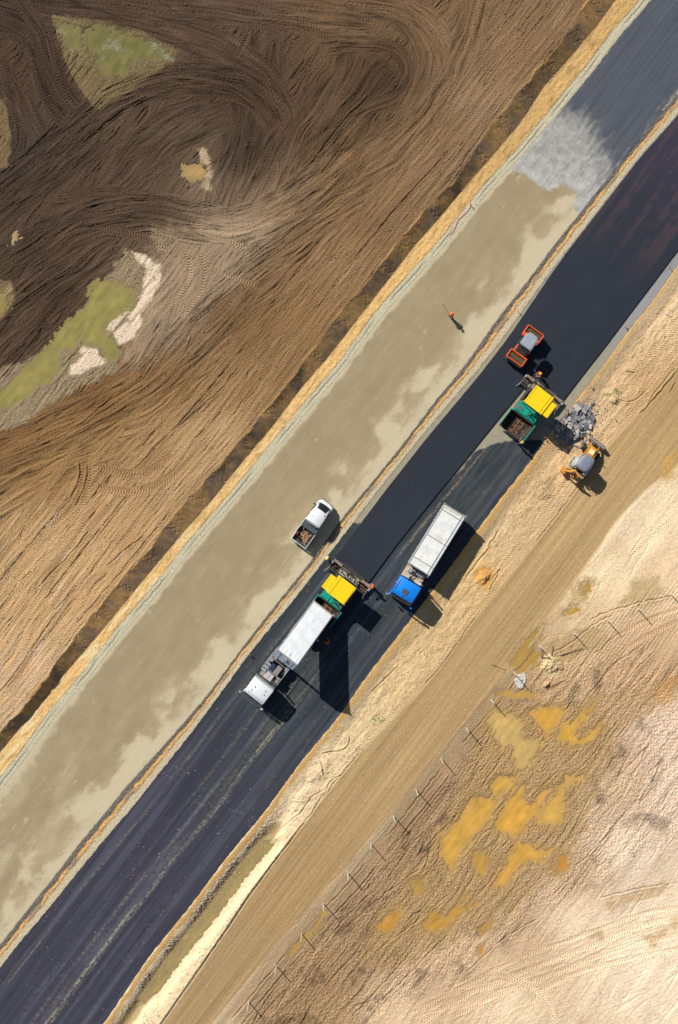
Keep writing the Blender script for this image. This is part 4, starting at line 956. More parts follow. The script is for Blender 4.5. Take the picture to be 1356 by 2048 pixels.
        b = B(); b.box(-3.7, -2.35, -1.18, 1.18, .92, 1.02, .01); b.box(-2.9, -2.7, -.95, .95, 1.02, 1.2, .01); b.done('catwalk', paint('dusty_deck', (186,166,146), .8, dirt=.5, dirtc=(120,100,80), scale=4), t)
        b = B(); b.box(-2.72, -2.4, -1.1, -.35, 1.02, 1.9, .04); b.done('air_filter', paint('dusty_box', (196,182,168), .7, dirt=.4), t)
        b = B(); b.box(-2.72, -2.4, .35, 1.12, 1.02, 1.75, .05); b.done('battery_box', paint('dusty_box', (196,182,168), .7, dirt=.4), t)
        b = B(); b.box(-3.45, -3.05, -.9, -.35, 1.02, 1.45, .05); b.box(-3.6, -3.2, .15, .95, 1.02, 1.5, .1); b.done('fuel_tank', ALU, t)
        b = B(); b.cyl((-3.2, -.1, 1.02), (-3.2, -.1, 1.3), .2, 16); b.done('fifth_wheel', FRAME, t)
        b = B(); b.tube([(-2.6, -.3, 1.5), (-2.9, -.1, 1.6), (-3.3, .0, 1.35), (-3.7, 0, 1.4)], .03); b.tube([(-2.6, -.2, 1.4), (-3.1, .1, 1.5), (-3.7, .1, 1.3)], .025); b.done('air_hose', DARK, t)
        b = B(); b.cyl((-2.55, 1.18, 1.0), (-2.55, 1.18, 2.8), .08, 10); b.done('exhaust_stack', CHROME, t, True)
        b = B(); b.tube([(-3.85, 1.28, 1.2), (-3.85, 1.28, 2.9)], .03); b.tube([(-3.55, 1.22, 1.2), (-3.55, 1.22, 2.5)], .03)
        for q in range(5): b.tube([(-3.85, 1.28, 1.3+.3*q), (-3.55, 1.22, 1.3+.3*q)], .02)
        b.done('ladder', ALU, t)
    # body and cover
    BL = 7.55 if raised else L - 3.85; bh = 1.2 if raised else 1.5; bw = 1.24
    hinge = Vector((-L + .75, 0, 1.12)) if raised else Vector((-L + .02, 0, 1.12))
    M = Matrix.Translation(hinge) @ (RY(-math.radians(40)) if raised else Matrix.Identity(4))
    body = thing('x', '', '') if False else None
    sidec = paint('tipper_body_blue_grey', (172,190,208), .5, .2, dirt=.3, dirtc=(120,120,116)) if raised else paint('tipper_body_grey', (196,198,194), .5, .2, dirt=.35, dirtc=(140,130,112))
    b = B()
    b.prism([(0, 0), (BL, 0), (BL, .06), (0, .06)], -bw+.12, bw-.12)
    for s_ in (-1, 1):
        b.box(0, BL, s_*bw-.03, s_*bw+.03, .05, bh)
        for k in range(9): b.box(.2 + k*(BL-.5)/8, .3 + k*(BL-.5)/8, s_*(bw+.045)-.025, s_*(bw+.045)+.025, .02, bh-.02)
    b.box(BL-.06, BL, -bw, bw, .05, bh + .10)
    for k in (-.8, 0, .8): b.box(BL, BL+.05, k-.05, k+.05, .05, bh)
    tip = b.done('tipper_body', sidec, t)
    tip.matrix_local = M
    b = B()
    for s_ in (-1, 1): b.box(-.02, BL, s_*(bw+.02)-.055, s_*(bw+.02)+.055, bh-.04, bh+.05, .015)
    b.box(BL-.1, BL+.04, -bw-.05, bw+.05, bh+.02, bh+.14, .02)
    b.done('top_rail', ALU, tip)
    b = B(); b.box(-.12, -.04, -bw-.02, bw+.02, -.12, bh+.06, .02); b.box(-.18, -.02, -bw-.12, -bw+.02, bh-.4, bh+.1); b.box(-.18, -.02, bw-.02, bw+.16, bh-.4, bh+.1)
    if raised:
        b.bm.transform(Matrix.Translation(Vector((0, 0, bh))) @ RY(math.radians(30)) @ Matrix.Translation(Vector((0, 0, -bh))))
    b.done('tailgate', ALU, tip)
    # fabric cover, sagging and wrinkled
    nxx, nyy = 90, 32
    u, v = np.meshgrid(np.linspace(0.02, BL-.06, nxx), np.linspace(-bw+.02, bw-.02, nyy), indexing='ij')
    edge = np.cos(v / bw * math.pi / 2)
    sag = .05 * edge - .08 * (np.abs(np.sin(u / 1.55 * math.pi))) * edge * (.4 if raised else .75)
    wr = .022 * fbm(u * .7 + 5, v * 1.0, 3, 900 + int(raised)) + .004 * noise(u * 2, v * 3, 905)
    if raised: wr = wr + .05 * np.exp(-((u - BL + .5) / .5) ** 2) * noise(u * 1.5, v * 5, 907)
    zz = bh + .02 + sag + wr * (.4 + edge)
    Vv = np.stack([u, v, zz], axis=2).reshape(-1, 3); idx = np.arange(nxx*nyy).reshape(nxx, nyy)
    fq = np.stack([idx[:-1, :-1], idx[1:, :-1], idx[1:, 1:], idx[:-1, 1:]], axis=2).reshape(-1, 4)
    low = Vv.copy(); low[:, 2] -= .02; allv = np.vstack([Vv, low]); fq = np.vstack([fq, fq[:, ::-1] + len(Vv)])
    cm = paint('white_tarpaulin', (238,241,243), .55, var=.04, dirt=.2, dirtc=(176,176,166), scale=.9) if raised else paint('stained_tarpaulin', (230,231,224), .6, var=.05, dirt=.45, dirtc=(172,162,134), scale=.8)
    cov_ = mesh_from('cover', allv, fq, cm, smooth=True); cov_.parent = tip
    if not raised:
        for k, xx in enumerate((.55, BL*.5, BL-.9)):
            b = B(); b.box(xx-.03, xx+.03, -bw+.05, bw-.05, bh+.075, bh+.10); b.done('cover_strap', paint('strap_grey', (150,148,138), .7), tip)
        b = B(); b.box(.1, BL-.1, bw-.30, bw-.22, bh+.03, bh+.07); b.done('roll_tube', paint('tube_grey', (150,160,170), .5, .3), tip)
        b = B(); b.prism([(0, bw*-1), (.28, -bw), (.1, bw), (0, bw)], bh+.06, bh+.1, 'z'); b.done('rear_board', paint('board_cream', (214,206,180), .6, dirt=.3), tip)
    else:
        b = B(); b.box(.02, .16, -bw, bw, bh+.04, bh+.13, .03); b.done('roll_tube', paint('tube_cream', (216,212,196), .5, dirt=.3), tip)
        # telescopic ram to the front of the body
        top = M @ Vector((BL + .12, 0, .9)); bot = Vector((-4.95, 0, 1.0)); d = top - bot
        for k, (f0, f1, rr, mm) in enumerate([(0, .38, .15, FRAME), (.36, .6, .12, CHROME), (.58, .8, .095, CHROME), (.78, 1.0, .07, CHROME)]):
            b = B(); b.cyl(bot + d*f0, bot + d*f1, rr, 14); b.done('lift_ram', mm, t, True)
        b = B(); b.box(BL+.02, BL+.2, -.2, .2, .65, 1.1, .03); b.done('ram_bracket', ALU, tip)
    # rear lamps
    for s_ in (-1, 1):
        b = B(); b.box(-L-.02, -L+.05, s_*1.0-.15, s_*1.0+.15, .7, .86, .01); b.done('tail_light', paint('red_lens', (170,24,18), .3), t)
    return t
BLUE = paint('blue_paint', (16,134,240), .4, var=.06, coat=.2, dirt=.08, dirtc=(90,130,170))
WHITE = paint('white_paint', (232,236,238), .35, var=.03, coat=.4, dirt=.12, dirtc=(180,176,164))
lorry('tipper_truck', 'blue-cabbed tipper truck parked with a stained white cover over its flat body', 797, 1196.5, math.radians(-121.5), BLUE, 11.1, False, .02)
lorry('tipper_truck', 'white-cabbed tipper truck with its covered body raised, tipping into a paver', 506.5, 1391.5, math.radians(-128.2), WHITE, 12.2, True, .02)

# ------------------------------------------------------------------ asphalt pavers
def paver(label, px, py, rz, ext):
    """x=0 front of the hopper, machine runs back along -x; ext: side of the side-roof (+1 left, -1 right)"""
    x, y = world(px, py, 0); t = thing('asphalt_paver', label, 'paver', (x, y, .03), rz)
    for s_ in (-1, 1):
        b = B(); pr = []
        for q in np.linspace(-math.pi/2, math.pi/2, 7): pr.append((-1.15 + .38*math.cos(q), .38 + .38*math.sin(q)))
        for q in np.linspace(math.pi/2, 3*math.pi/2, 7): pr.append((-4.1 + .38*math.cos(q), .38 + .38*math.sin(q)))
        b.prism(pr, s_*.85-.16, s_*.85+.16)
        for k in range(14): b.box(-4.1 + k*.215, -4.03 + k*.215, s_*.85-.17, s_*.85+.17, .755, .785)
        b.done('crawler_track', RUB, t)
    # hopper with folding wings
    hf, hb = 0.0, -1.95
    b = B(); b.box(hb, hf, -.85, .85, .55, .62); b.box(hb-.04, hb+.04, -1.5, 1.5, .6, 1.55)
    b.done('hopper_floor', paint('hopper_steel', (96,70,48), .75, .1, var=.4, dirt=.9, dirtc=(40,34,30), scale=3, bump=.02), t)
    for s_ in (-1, 1):
        b = B(); b.prism([(s_*.82,.6),(s_*1.50,1.02),(s_*1.56,1.45),(s_*1.48,1.45),(s_*1.43,1.06),(s_*.80,.66)], hb, hf)
        b.bm.transform(Matrix(((0,1,0,0),(1,0,0,0),(0,0,1,0),(0,0,0,1)))) if False else None
        for v in b.bm.verts: v.co = Vector((v.co.y, v.co.x, v.co.z))
        b.done('hopper_wing', paint('wing_steel', (46,36,30), .7, .2, var=.4, dirt=.8, dirtc=(110,72,44), scale=2.4), t)
        b = B(); b.box(hb, hf+.02, s_*1.56-.05, s_*1.56+.05, 1.28, 1.58, .015); b.box(hb-.08, hb+.02, min(s_*1.2, s_*1.6), max(s_*1.2, s_*1.6), .9, 1.58, .02); b.done('wing_rim', GRN, t)
    b = B()
    for k in range(7): b.box(hb+.15+k*.25, hb+.20+k*.25, -.52, .52, .625, .66)
    for s_ in (-.55, 0, .55): b.box(hb, hf-.05, s_-.05, s_+.05, .63, .70)
    b.done('conveyor', paint('worn_steel', (138,104,78), .6, .3, var=.3, dirt=.7, dirtc=(60,40,28), scale=4), t)
    b = B(); vs = []
    r = random.Random(3)
    for k in range(26):
        cx_, cy_ = r.uniform(hb+.1, -.1), r.choice([-1, 1]) * r.uniform(.2, 1.15); q = r.uniform(.04, .1); zz = .66 + max(0, abs(cy_)-.8)*.62
        b.box(cx_-q, cx_+q, cy_-q, cy_+q, zz, zz+q, 0, RZ(r.uniform(0, 3)))
    o = b.done('asphalt_mix', paint('asphalt_mix', (44,38,34), .8, var=.3), t); o['kind'] = 'stuff'
    b = B()
    b.tube([(.05,-1.5,.75),(.12,0,.72),(.05,1.5,.75)], .09, 10); b.box(-.02,.08,-.9,.9,.35,.6,.02); b.done('push_roller', FRAME, t)
    # engine housing
    b = B(); b.prism([(-1.98,.75),(-1.98,1.72),(-2.15,1.92),(-3.0,2.0),(-4.5,2.0),(-4.6,.75)], -1.28, 1.28, bev=.04); body = b.done('engine_housing', GRN, t)
    b = B(); b.box(-2.7,-2.25,-.95*ext-.3,-.95*ext+.3,1.93,1.985,.01)
    for k in range(6): b.box(-2.68+k*.07,-2.65+k*.07,-.95*ext-.28,-.95*ext+.28,1.98,2.005)
    b.done('radiator_grille', paint('grille_grey', (92,120,122), .6), body)
    b = B(); b.box(-3.0,-2.15,.42*ext-.03,.42*ext+.03,1.93,2.02); b.tube([(-2.2,.1,2.02),(-2.9,.55*ext,2.05),(-3.1,.9*ext,2.05)], .035); b.box(-3.2,-2.2,-.2,.12,1.99,2.02,.01); b.done('engine_cover', paint('green_panel', (30,160,134), .4, dirt=.4, dirtc=(50,60,52)), body)
    b = B(); b.cyl((-2.45,.35,1.9),(-2.45,.35,2.5),.085,12); b.cyl((-2.45,.35,2.5),(-2.38,.35,2.6),.085,12); b.done('exhaust_pipe', FRAME, body, True)
    # operator platform
    b = B(); b.box(-5.05,-4.5,-1.35,1.35,1.25,1.32); b.box(-4.6,-3.2,-1.5,1.5,1.95,2.0); b.done('platform', FRAME, t)
    for s_ in (-1, 1):
        b = B(); b.box(-4.45,-4.0,s_*.9-.25,s_*.9+.25,2.05,2.5,.05); b.box(-4.6,-4.45,s_*.9-.25,s_*.9+.25,2.3,2.95,.04); b.done('seat', DARK, t)
        for xx in (-3.05,-5.0):
            b = B(); b.tube([(xx,s_*1.05,1.95),(xx,s_*1.05,3.6)], .035, 8); b.done('roof_post', FRAME, t)
    b = B(); b.box(-3.5,-3.25,-1.2,1.2,2.35,2.65,.03); b.done('control_console', DARK, t)
    # roof with ridge seams
    b = B(); b.box(-5.12,-2.92,-1.14,1.14,3.58,3.68,.02)
    roof = b.done('roof', YEL, t)
    b = B(); b.box(-5.10,-2.94,ext*.80-.02,ext*.80+.02,3.682,3.72,.008); b.box(-5.1,-2.94,-ext*1.02-.015,-ext*1.02+.015,3.682,3.705); b.done('roof_seam', paint('yellow_seam', (214,176,8), .5), roof)
    b = B(); e0, e1 = sorted((ext*1.17, ext*1.86)); b.box(-4.72,-3.02,e0,e1,3.50,3.57,.02); b.box(-4.70,-3.04,ext*1.74-.015,ext*1.74+.015,3.572,3.592); b.done('side_roof', YEL, roof)
    b = B(); b.cyl((-2.98,-ext*1.2,3.45),(-2.98,-ext*1.2,3.6),.07,10); b.done('beacon', AMB, roof)
    # auger and screed
    b = B(); b.cyl((-4.95,-2.25,.35),(-4.95,2.25,.35),.17,12)
    for k in range(26): b.cyl((-4.95,-2.2+k*.17,.35),(-4.91,-2.17+k*.17,.35),.24,12)
    b.done('auger', FRAME, t)
    for s_ in (-1, 1):
        b = B(); b.prism([(-1.9,.62),(-1.9,.78),(-4.9,.62),(-5.5,.5),(-5.5,.3),(-4.9,.42)], s_*1.30-.06, s_*1.30+.06); b.done('tow_arm', FRAME, t)
    SC = paint('screed_steel', (118,106,94), .75, .2, var=.3, dirt=.8, dirtc=(70,60,50), scale=4)
    b = B(); b.box(-5.75,-5.15,-1.28,1.28,.14,.62,.03)
    for k in range(6): b.box(-5.72,-5.2,-1.2+k*.46,-1.15+k*.46,.62,.72)
    b.box(-5.35,-5.28,-1.25,1.25,.62,.85); scr = b.done('screed', SC, t)
    for s_ in (-1, 1):
        b = B(); a0, a1 = sorted((s_*1.30, s_*2.42)); b.box(-6.12,-5.78,a0,a1,.14,.5,.02); b.box(-6.1,-5.85,a0+.05,a1-.05,.5,.62,.02); b.tube([(-5.5,s_*1.2,.45),(-5.5,s_*2.36,.45)], .05, 8); b.tube([(-5.25,s_*1.2,.5),(-5.25,s_*2.36,.5)], .04, 8); b.done('screed_extension', paint('dusty_screed', (150,130,112), .8, .1, var=.2, dirt=.6, dirtc=(96,80,66), scale=4), scr)
        b = B(); b.box(-6.2,-4.7,s_*2.40-.04,s_*2.40+.04,.12,.55,.01); b.done('end_plate', SC, scr)
        b = B(); b.tube([(-5.0,s_*2.42,.5),(-4.55,s_*2.5,.35),(-4.4,s_*2.6,.2)], .035); b.tube([(-5.9,s_*2.45,.5),(-5.9,s_*2.45,1.15),(-5.6,s_*2.45,1.2)], .025); b.box(-5.8,-5.55,s_*2.45-.09,s_*2.45+.09,1.12,1.3,.01); b.done('grade_sensor', ALU, scr)
    b = B(); b.box(-6.35,-5.8,-1.5,1.5,.36,.40)
    for k in range(16): b.box(-6.34,-5.82,-1.46+k*.19,-1.42+k*.19,.40,.43)
    b.done('footboard', FRAME, scr)
    b = B(); rr = random.Random(5)
    for k in range(9):
        yy = -1.2 + k*.28; b.box(-5.7+rr.uniform(0,.25),-5.45+rr.uniform(0,.2),yy,yy+.16,.62,.8+rr.uniform(0,.25),.01)
    b.done('screed_controls', paint('pale_machine_parts', (178,168,150), .6, .2, var=.2, dirt=.5), scr)
    b = B()
    for s_ in (-1, 1): b.tube([(-5.9,s_*.25,.6),(-5.9,s_*.25,1.4),(-5.9,s_*1.25,1.4),(-5.9,s_*1.25,.6)], .028)
    b.tube([(-5.2,-1.2,.85),(-5.2,-.5,1.05),(-5.25,.3,1.0),(-5.2,1.2,.9)], .04); b.tube([(-5.6,-.9,.9),(-5.35,-.2,1.1),(-5.5,.6,.9),(-5.3,1.1,.8)], .03)
    b.done('handrail', ALU, scr)
    b = B(); b.box(-5.9,-5.75,ext*-.85-.15,ext*-.85+.15,1.2,1.5,.02); b.done('control_box', paint('mustard_box', (184,160,60), .5), scr)
    return t
paver('green and yellow asphalt paver taking mix from the raised white truck', 637.5, 1234, math.radians(-127.3), -1)
paver('green and yellow asphalt paver with an open empty hopper beside the rubble pile', 1019.5, 866, math.radians(-127.5), 1)

# ------------------------------------------------------------------ tandem roller
def roller(px, py, rz):
    x, y = world(px, py, 0); t = thing('road_roller', 'orange tandem road roller with a grey canopy on the fresh asphalt', 'road roller', (x, y, .19), rz)
    for s_, x0, x1 in ((1, 1.05, 2.08), (-1, -2.08, -1.05)):
        b = B(); cx_ = (x0 + x1) / 2; b.cyl((cx_, -.88, .62), (cx_, .88, .62), .62, 40); b.done('drum', paint('drum_steel', (104,84,60), .55, .3, var=.2, dirt=.6, dirtc=(64,50,36), scale=4), t, True)
        b = B(); z0, z1 = 1.05, 1.36
        b.box(x0, x1, -1.04, -.92, .5, z1, .03); b.box(x0, x1, .92, 1.04, .5, z1, .03); b.box(x1-.11 if s_ > 0 else x0, x1 if s_ > 0 else x0+.11, -1.04, 1.04, z0, z1, .03)
        xi = x0 if s_ > 0 else x1-.16; b.box(xi, xi+.16, -1.04, 1.04, z0-.1, z1+.06, .03); b.done('drum_frame', ORG, t)
        b = B(); xo = x1 if s_ > 0 else x0
        b.tube([(xo + .05*s_, -.9, .95), (xo + .05*s_, .9, .95)], .03); b.done('scraper_bar', ALU, t)
        for yy in (-.85, .85):
            b = B(); b.box(xo-.02 + (.0 if s_ > 0 else -.05), xo+.05, yy-.08, yy+.08, 1.1, 1.25, .01); b.done('headlight', CHROME, t)
    b = B(); b.prism([(-1.05,.7),(-1.05,1.42),(-.2,1.5),(-.15,.6)], -.62, .62, bev=.04); b.done('engine_hood', DARK, t)
    for y0_ in (-.78, .62): b = B(); b.box(-1.0,-.3,y0_,y0_+.16,.7,1.25,.03); b.done('side_panel', ORG, t)
    b = B(); b.box(.45,1.05,-.6,.6,.75,1.5,.06); b.box(.75,1.15,-1.0,1.0,.9,1.45,.06); b.done('body_panel', ORG, t)
    for k in range(6):
        pass
    b = B()
    for k in range(7): b.box(-1.0+k*.11, -.96+k*.11, -.5, .5, 1.47, 1.52)
    b.done('hood_louvre', FRAME, t)
    b = B(); b.box(-.25,.6,-.85,.85,.72,.8,.01); b.done('platform', FRAME, t)
    b = B(); b.box(-.05,.4,-.25,.25,1.05,1.2,.05); b.box(.32,.45,-.25,.25,1.15,1.7,.04); b.done('seat', paint('green_seat', (60,92,70), .7), t)
    b = B(); b.box(-.35,-.18,-.35,.35,1.2,1.65,.04); b.done('dashboard', DARK, t)
    b = B(); ring = [(-.1 + .17*math.cos(q)*.6, .2*math.sin(q), 1.72 + .1*math.cos(q)) for q in np.linspace(0, 2*math.pi, 13)]; b.tube(ring, .02); b.done('steering_wheel', paint('teal_wheel', (40,130,120), .5), t)
    for xx in (-.38, 1.0):
        for s_ in (-1, 1): b = B(); b.tube([(xx, s_*.55, 1.2), (xx*.95+.02, s_*.55, 2.75)], .035, 8); b.done('canopy_post', DARK, t)
    b = B(); c = .32; x0, x1, yy = -.48, 1.12, .72
    out = [(x0, -yy+c*.6), (x0+c*.3, -yy), (x1-c, -yy), (x1, -yy+c), (x1, yy-c), (x1-c, yy), (x0+c*.3, yy), (x0, yy-c*.6)]
    b.prism(out, 2.75, 2.86, 'z', bev=.03); b.prism([(q[0]*.86+.04, q[1]*.84) for q in out], 2.84, 2.92, 'z', bev=.02)
    b.done('canopy', paint('canopy_grey', (156,164,174), .5, var=.08, dirt=.25, dirtc=(108,112,116), scale=4), t)
    b = B(); b.cyl((-.45, -.85, 1.2), (-.45, -.85, 1.55), .06); b.done('beacon', AMB, t)
roller(1045.5, 696, math.radians(54.3))

# ------------------------------------------------------------------ pickup truck
def pickup(px, py, rz):
    x, y = world(px, py, 0); t = thing('pickup_truck', 'white pickup truck with a cluttered open bed on the sandy road base', 'pickup truck', (x, y, .02), rz)
    # snub-nosed body, x=0 in the middle
    secs = [(-.10,.95,.36,1.14),(.8,.95,.36,1.12),(1.7,.95,.36,1.12),(2.15,.93,.38,1.12),(2.45,.86,.42,1.08),(2.62,.74,.46,.98),(2.70,.56,.52,.84)]
    def sec(xx, w0, z0, z1): return [(xx,-w0*.92,z0),(xx,-w0,z0+.15),(xx,-w0,z1-.14),(xx,-w0*.93,z1-.02),(xx,-w0*.5,z1+.03),(xx,w0*.5,z1+.03),(xx,w0*.93,z1-.02),(xx,w0,z1-.14),(xx,w0,z0+.15),(xx,w0*.92,z0)]
    b = B(); b.loft([sec(*s_) for s_ in secs]); b.done('body', WHITE, t, True)
    b = B(); b.box(-2.62,-.12,-.86,.86,.60,.66); b.box(-2.6,-.1,-.45,.45,.38,.6); b.done('bed_floor', FRAME, t)
    for s_ in (-1, 1): b = B(); b.box(-2.64,-.12,s_*.955-.03,s_*.955+.03,.62,1.10,.01); b.done('bed_side', WHITE, t)
    b = B(); b.box(-2.72,-2.66,-.98,.98,.60,1.10,.015); b.done('tailgate', WHITE, t)
    b = B(); b.box(-2.80,-2.70,-.80,.80,.42,.54,.03); b.done('rear_bumper', DARK, t)
    b = B(); b.box(-.84,-.10,-.90,.90,.66,1.22,.03); b.box(-.86,-.08,-.93,.93,1.22,1.26,.01); b.done('tool_locker', paint('charcoal_locker', (66,80,88), .6, dirt=.2), t)
    def cs(xx, wb, wt, z0, z1): return [(xx,-wb,z0),(xx,-wt,z1-.07),(xx,-wt*.86,z1),(xx,wt*.86,z1),(xx,wt,z1-.07),(xx,wb,z0)]
    b = B(); b.loft([cs(-.04,.92,.86,1.08,1.80),cs(.05,.93,.87,1.08,1.90),cs(.6,.93,.86,1.08,1.93),cs(1.3,.93,.82,1.08,1.92),cs(1.62,.92,.76,1.08,1.86),cs(1.75,.92,.76,1.08,1.74),cs(2.36,.86,.80,1.05,1.14)])
    cab = b.done('cab', WHITE, t, True)
    b = B(); n = 14; a, c, d = [], [], []
    for k in range(n + 1):
        v = -1 + 2*k/n; bow = .16 * (1 - v*v)
        a.append((1.58 + bow*.55, .70*v, 1.885 - .03*v*v)); c.append((2.20 + bow, .80*v, 1.27 - .02*v*v))
    A0 = [b.bm.verts.new(p) for p in a]; C0 = [b.bm.verts.new(p) for p in c]; A1 = [b.bm.verts.new((p[0]-.06, p[1], p[2]-.12)) for p in a]; C1 = [b.bm.verts.new((p[0]-.06, p[1], p[2]-.14)) for p in c]
    for k in range(n):
        for q in ((A0[k],C0[k],C0[k+1],A0[k+1]),(A1[k],A1[k+1],C1[k+1],C1[k]),(C0[k],C1[k],C1[k+1],C0[k+1]),(A0[k],A0[k+1],A1[k+1],A1[k])): b.bm.faces.new(q)
    b.bm.faces.new((A0[0],A1[0],C1[0],C0[0])); b.bm.faces.new((A0[-1],C0[-1],C1[-1],A1[-1]))
    b.done('windscreen', GLASS, cab, True)
    for s_ in (-1, 1):
        b = B(); b.prism([(.12,1.25),(.15,1.70),(.85,1.73),(.85,1.25)], s_*.885, s_*.935); b.done('side_window', GLASS, cab)
        b = B(); b.prism([(.95,1.25),(.95,1.73),(1.5,1.70),(1.95,1.25)], s_*.875, s_*.935); b.done('side_window', GLASS, cab)
        b = B(); b.box(1.72,1.86,s_*1.08-.12,s_*1.08+.12,1.25,1.45,.04); b.done('mirror', DARK, t)
        b = B(); b.prism([(2.35,.74),(2.62,.72),(2.58,.92),(2.35,1.02)], s_*.66-.10, s_*.66+.14); b.done('headlight', CHROME, t)
        b = B(); b.box(-2.74,-2.66,s_*.90-.05,s_*.90+.05,.66,1.0,.01); b.done('tail_light', paint('red_lens', (170,24,18), .3), t)
        for ax in (-1.45, 1.70): wheel(t, ax, s_*.82, .36, .22, s_)
    b = B(); b.box(2.50,2.76,-.72,.72,.40,.60,.05); b.done('front_bumper', DARK, t)
    b = B(); b.box(-.11,-.05,-.74,.74,1.28,1.7,.01); b.done('rear_window', GLASS, cab)
    b = B(); b.tube([(-.10,-.78,1.86),(-.10,.78,1.86)], .035); b.tube([(-.16,-.5,1.80),(-.16,.62,1.80)], .02); b.done('ladder_rack', ALU, cab)
    b = B(); b.cyl((.62,.42,1.90),(.62,.42,1.97),.04,8); b.done('antenna', DARK, cab)
    b = B(); b.box(1.28,1.42,-.66,-.56,1.90,1.93); b.done('roof_badge', paint('dark_red', (110,40,40), .5), cab)
    b = B(); b.box(2.22,2.34,-.68,.68,1.145,1.17,.01); b.done('wiper_cowl', DARK, t)
    return t, (x, y)
pk, pkl = pickup(626, 1046, math.radians(54.1))
def at_local(root, lx, ly, z):
    r = root.rotation_euler.z; return (root.location.x + lx*math.cos(r) - ly*math.sin(r), root.location.y + lx*math.sin(r) + ly*math.cos(r), z)
WOOD = paint('weathered_wood', (176,140,106), .85, var=.25, dirt=.4, dirtc=(110,84,60), scale=6)
def loose(name, label, cat, root, lx, ly, z, rz, fn, group=None):
    t = thing(name, label, cat, at_local(root, lx, ly, z), root.rotation_euler.z + rz, group); fn(t); return t
zb = .66
rr = random.Random(11)
# load in the bed
def soil_heap(t):
    b = B()
    for k in range(130):
        q = rr.uniform(.02, .06); u, v = rr.gauss(0, .30), rr.gauss(0, .30); u = max(-.52, min(.52, u)); v = max(-.55, min(.55, v))
        b.box(u-q, u+q, v-q, v+q, 0, .06 + q + .16*max(0, 1-(u*u+v*v)/.3), 0, RZ(rr.uniform(0, 3)) @ RX(rr.uniform(-.3, .3)))
    o = b.done('rubbish', paint('bed_soil', (152,118,84), .95, var=.3, dirt=.5, dirtc=(84,64,46), scale=8), t); o['kind'] = 'stuff'
loose('soil_heap', 'brown heap of soil and scraps in the pickup bed', 'heap', pk, -1.75, -.18, zb, 0, soil_heap)
for k in range(9):
    def pl(t, k=k):
        b = B(); b.box(-.34+.04*k % .1, .34, -.045, .045, 0, .035, .005); b.done('board', WOOD, t)
    loose('timber_offcut', 'short weathered timber offcut lying on the heap in the pickup bed', 'timber', pk, -2.2 + rr.uniform(0, .95), -.6 + rr.uniform(0, .8), zb+.22+.01*k, rr.uniform(-1.0, 1.0) + .4, pl, 'timber offcuts in the pickup bed')
def bucket(t):
    b = B(); n = 18; rings = []
    for r_, z_ in ((.13, 0), (.17, .34), (.155, .34), (.12, .03)): rings.append([(r_*math.cos(2*math.pi*k/n), r_*math.sin(2*math.pi*k/n), z_) for k in range(n)])
    b.loft(rings); b.done('pail', DARK, t, True)
    b = B(); b.tube([(.17*math.cos(q), 0, .34+.12*math.sin(q)) for q in np.linspace(0, math.pi, 8)], .008); b.done('handle', ALU, t)
loose('bucket', 'round black bucket at the back of the pickup bed', 'bucket', pk, -2.15, .30, zb, 0, bucket)
def redtool(t):
    b = B(); b.box(-.32,.32,-.09,.09,0,.22,.04); b.done('casing', paint('red_tool', (196,66,48), .5, dirt=.3), t)
    b = B(); b.box(-.12,.1,-.07,.07,.22,.3,.03); b.done('motor', paint('tool_grey', (190,180,172), .5), t)
    b = B(); b.tube([(-.3,0,.2),(-.3,0,.34),(.0,0,.36),(.3,0,.22)], .022); b.done('handle', DARK, t)
loose('power_tool', 'red power tool lying along the left side of the pickup bed', 'power tool', pk, -1.75, .70, zb, .05, redtool)
def yb(t):
    b = B(); b.box(-.07,.07,-.05,.05,0,.3,.02); b.done('bottle_body', paint('yellow_can', (196,190,60), .5), t)
    b = B(); b.cyl((0,0,.3),(0,0,.36),.03,8); b.done('cap', DARK, t)
loose('jerrycan', 'small yellow can against the locker in the pickup bed', 'can', pk, -1.02, .45, zb, .3, yb)

